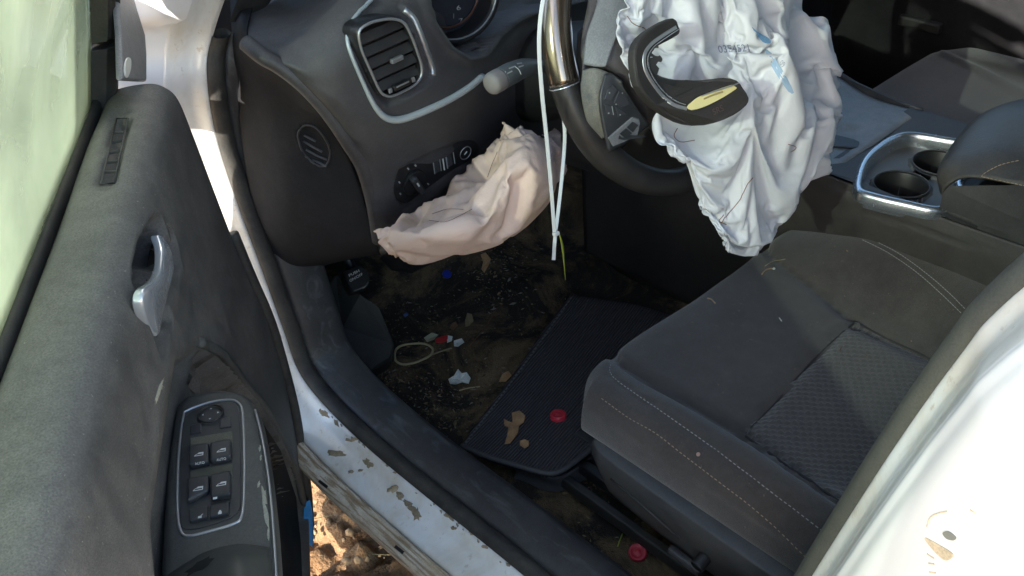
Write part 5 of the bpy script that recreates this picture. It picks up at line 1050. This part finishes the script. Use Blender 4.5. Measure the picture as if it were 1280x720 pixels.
# ------------------------------------------------------------------ loose things
def leafo(name,T,pts,m,lab,cat,h=.002,t=.0008,curl=.004,group=None,seed=0):
    group=group or {'dry_leaf':'dry leaves and leaf scraps in the footwell','paper_scrap':'paper scraps on the carpet'}.get(name)
    L=[on(T,*p) for p in pts]; c=np.mean([l[0] for l in L],0); n_=np.mean([l[1] for l in L],0); n_/=np.linalg.norm(n_); rr=random.Random(seed); vs=[c+n_*(h)]
    for l in L: vs.append(l[0]+n_*(h+rr.uniform(.0,curl)))
    for l in L: vs.append(c*.5+l[0]*.5+n_*(h+rr.uniform(0,curl*.5)))
    k=len(pts); fs=[]
    for i in range(k): j=(i+1)%k; fs+=[(1+i,1+j,1+k+j,1+k+i),(1+k+i,1+k+j,0)]
    o=mk(name,vs,fs,m,None,solid=t,smooth=False); return tag(o,lab,cat,group)
TFl=surf(flr,mo)
leafo('dry_leaf',TM,[(640,518),(650,517),(657,523),(655,530),(649,535),(648,543),(644,550),(638,558),(631,557),(634,547),(636,538),(631,535),(630,527),(635,528),(641,531),(645,526)],leafm,'torn brown dry leaf lying on the ribbed floor mat left of the red cap','leaf',seed=1)
leafo('dry_leaf',TM,[(650,554),(656,552),(661,553),(661,559),(656,563),(650,559)],leafm,'small brown leaf scrap near the edge of the floor mat','leaf',seed=2,curl=.002)
def cap(name,c,n_,r,h,lab,m=redp):
    t=thing(name,lab,'cap',tuple(c),'red plastic caps'); x=np.cross(n_,[0,1.,0]); x/=np.linalg.norm(x); y=np.cross(n_,x)
    prof_=[(r,0),(r*1.0,h*.35),(r*.97,h*.8),(r*.90,h),(r*.72,h*1.0),(r*.66,h*.90),(r*.30,h*.90),(r*.24,h*.98),(.0001,h*.98)]
    G=np.array([[c+n_*hh+rr*(1+(.02 if (k%2 and i<3) else 0))*(math.cos(a)*x+math.sin(a)*y) for k,a in enumerate(np.linspace(0,2*math.pi,48,endpoint=False))] for i,(rr,hh) in enumerate(prof_)])
    mk('cap_body',G.reshape(-1,3),gfaces(len(prof_),48,cv=True),m,t)
    tube('cap_ring',[c+n_*h*.93+r*.48*(math.cos(a)*x+math.sin(a)*y) for a in np.linspace(0,2*math.pi,30,endpoint=False)],r*.05,m,t,closed=True,n=6)
    return t
c_,n_=on(TM,698,522); cap('plastic_cap',c_,n_,.0132,.0085,'round red plastic cap lying on the floor mat')
c_,n_=on(TF,797,694); nn=np.array([-.35,-.25,.9]); nn/=np.linalg.norm(nn); cap('plastic_cap',c_+np.array([0,0,.004]),nn,.0130,.0095,'red plastic cap on the carpet between sill and driver seat')
c_,n_=on(TF,558,344); tag(disc('blue_button',c_+n_*.002,n_,.009,.004,bluep,None),'dark blue plastic button in the footwell below the knee airbag','button')
c_,n_=on(TF,507,395); tag(box('blue_bead',c_+n_*.004,(.009,.006,.006),mat('dull_blue',(.05,.09,.22),.6),None,bevel=.002),'tiny dull blue bead on the carpet right of the footrest','bead')
rp=[(494,446),(497,438),(506,433),(520,431),(533,432),(541,437),(540,444),(532,451),(518,456),(504,457),(496,453)]
P_,N_=onpath(TF,rp,.004,4,closed=True); P_,_=flatten(P_,.8); tag(tube('rubber_band',P_,.0021,ringm,None,closed=True,n=8),'oval tan rubber band lying on the dirty carpet','rubber band')
leafo('paper_scrap',TF,[(561,478),(568,474),(573,466),(578,472),(584,470),(589,478),(586,481),(578,481),(570,486),(563,484)],paper,'crumpled white paper scrap on the carpet beside the floor mat','paper',curl=.008,seed=5)
leafo('paper_scrap',TF,[(568,429),(578,426),(581,430),(573,435),(568,434)],paper,'small pale square paper scrap right of the red scrap','paper',seed=6)
leafo('red_scrap',TF,[(544,426),(552,422),(560,421),(560,427),(552,431),(545,430)],redpap,'small red wrapper scrap behind the tan rubber band','wrapper',seed=7)
leafo('paper_scrap',TF,[(530,424),(540,419),(548,420),(543,427),(534,429)],mat('yellowish_paper',(.34,.33,.22),.8),'yellowish paper scrap touching the left of the red wrapper scrap','paper',seed=8)
leafo('paper_scrap',TF,[(560,421),(566,423),(565,428),(559,430)],paper,'tiny white paper scrap touching the right of the red wrapper scrap','paper',seed=18)
leafo('dry_leaf',TF,[(600,320),(606,317),(613,325),(611,332),(605,342),(601,338),(603,330)],leafm,'orange brown dry leaf in the far footwell','leaf',seed=9,curl=.006)
leafo('dry_leaf',TF,[(581,404),(584,393),(590,395),(592,403),(586,410),(582,411)],mat('olive_leaf',(.20,.15,.08),.8,var=.2),'dull olive brown leaf standing mid carpet','leaf',seed=10)
leafo('dry_leaf',TF,[(565,406),(570,404),(573,410),(567,414),(562,412)],mat('dark_leaf',(.14,.075,.04),.8),'small dark brown leaf scrap left of the olive leaf','leaf',seed=11)
leafo('dry_leaf',TF,[(628,470),(636,466),(640,472),(632,479),(624,478)],leafm,'orange brown leaf crumb against the left edge of the floor mat','leaf',seed=12)
def twig(T,pts,r,m,lab,name='twig',cat='twig'):
    P_,N_=onpath(T,pts,r*1.3,4); tag(tube(name,P_,r,m,None,n=6),lab,cat)
twig(TF,[(588,432),(605,412),(622,385)],.0012,brown,'long thin reddish twig crossing the carpet')
twig(TF,[(574,489),(585,486),(600,484)],.0011,straw,'pale straw stalk just right of the white paper scrap','straw_stalk','straw')
twig(TF,[(541,444),(552,440),(565,436)],.0016,mat('olive_stalk',(.25,.21,.12),.8),'olive stalk pointing right from the tan rubber band','stalk','stalk')
twig(TSe,[(884,374),(889,375),(894,380)],.0012,mat('pale_twig',(.30,.21,.14),.9),'short pale twig on the front of the seat cushion')
twig(TSe,[(952,344),(958,338),(966,336)],.0012,mat('tan_bit',(.26,.18,.12),.9),'curled tan plant bit near the cushion seam','plant_bit','plant bit')
twig(TSe,[(956,333),(966,327),(982,324)],.0004,straw,'hair thin pale strand lying across the cushion seam','strand','strand')
c_,n_=on(TSe,967,336); tag(disc('white_pellet',c_,n_,.0028,.0015,mark,None,k=14),'tiny white pellet on the seat cushion near the airbag tip','pellet')
twig(TSe,[(974,398),(977,402)],.0008,mark,'tiny white chip on the middle of the seat cushion','chip','chip')
c_,n_=on(TSe,873,568); tag(disc('tan_crumb',c_,n_,.0026,.0012,mat('crumb_pink',(.35,.24,.20),.9),None,k=12),'round tan crumb between the stitch lines of the seat bolster','crumb')
twig(TF,[(772,684),(775,676),(778,668)],.0010,green,'short green grass stem beside the lower red cap','green_stem','grass')
# crumbs
def crumbs(name,T,n,box_,lab,mats,sz=(.0008,.0026),dist=None,seed=0):
    global STRICT; STRICT=True; rr=random.Random(seed); vs=[];fs=[];mi=[]
    for k in range(n):
        if dist: cx,cy,sx,sy=rr.choice(dist); x,y=rr.gauss(cx,sx),rr.gauss(cy,sy)
        else: x,y=rr.uniform(box_[0],box_[2]),rr.uniform(box_[1],box_[3])
        if not(box_[0]<x<box_[2] and box_[1]<y<box_[3]): continue
        try: c_,n_=on(T,x,y)
        except ValueError: continue
        s=rr.uniform(*sz)*(1.8 if rr.random()<.06 else 1); a=rr.uniform(0,3.14); u=np.array([math.cos(a),math.sin(a),0])*s*rr.uniform(1,2.6); w=np.array([-math.sin(a),math.cos(a),0])*s*.7; b=len(vs)
        vs+=[c_-u,c_+w,c_+u,c_-w,c_+n_*s*.9]; fs+=[(b,b+1,b+4),(b+1,b+2,b+4),(b+2,b+3,b+4),(b+3,b,b+4)]; mi+=[rr.randrange(len(mats))]*4
    o=mk(name,vs,fs,mats,None,smooth=False); 
    if len(mi)==len(o.data.polygons): o.data.polygons.foreach_set('material_index',mi)
    tag(o,lab,'crumbs',kind='stuff'); STRICT=False
crumbs('carpet_crumbs',TF,1500,(440,290,760,720),'tan and brown crumbs and plant litter scattered over the driver carpet',crumb,dist=[(485,470,22,14),(520,490,30,18),(560,450,50,35),(610,330,25,14),(620,365,28,16),(500,400,18,30),(600,400,60,50),(545,520,25,18),(600,500,35,25),(640,320,20,14),(745,600,10,8),(790,700,14,10)],seed=2)
crumbs('carpet_crumbs',TF,140,(690,560,860,719),'litter on the strip of carpet between sill trim and seat rail',crumb,seed=5)
crumbs('seat_crumbs',TSe,170,(800,300,1150,650),'fine reddish crumbs sprinkled on the driver cushion',[crumb[1],crumb[0],mat('crumb_red',(.16,.08,.06),.9)],sz=(.0004,.0011),dist=[(900,360,60,35),(950,400,60,40),(1000,440,80,60),(870,400,50,40)],seed=3)
crumbs('mat_crumbs',TM,90,(585,380,760,585),'dust specks sprinkled on the floor mat',crumb,sz=(.0004,.0010),seed=4)
for o in list(bpy.data.objects):
    if 'org' in o: del o['org']
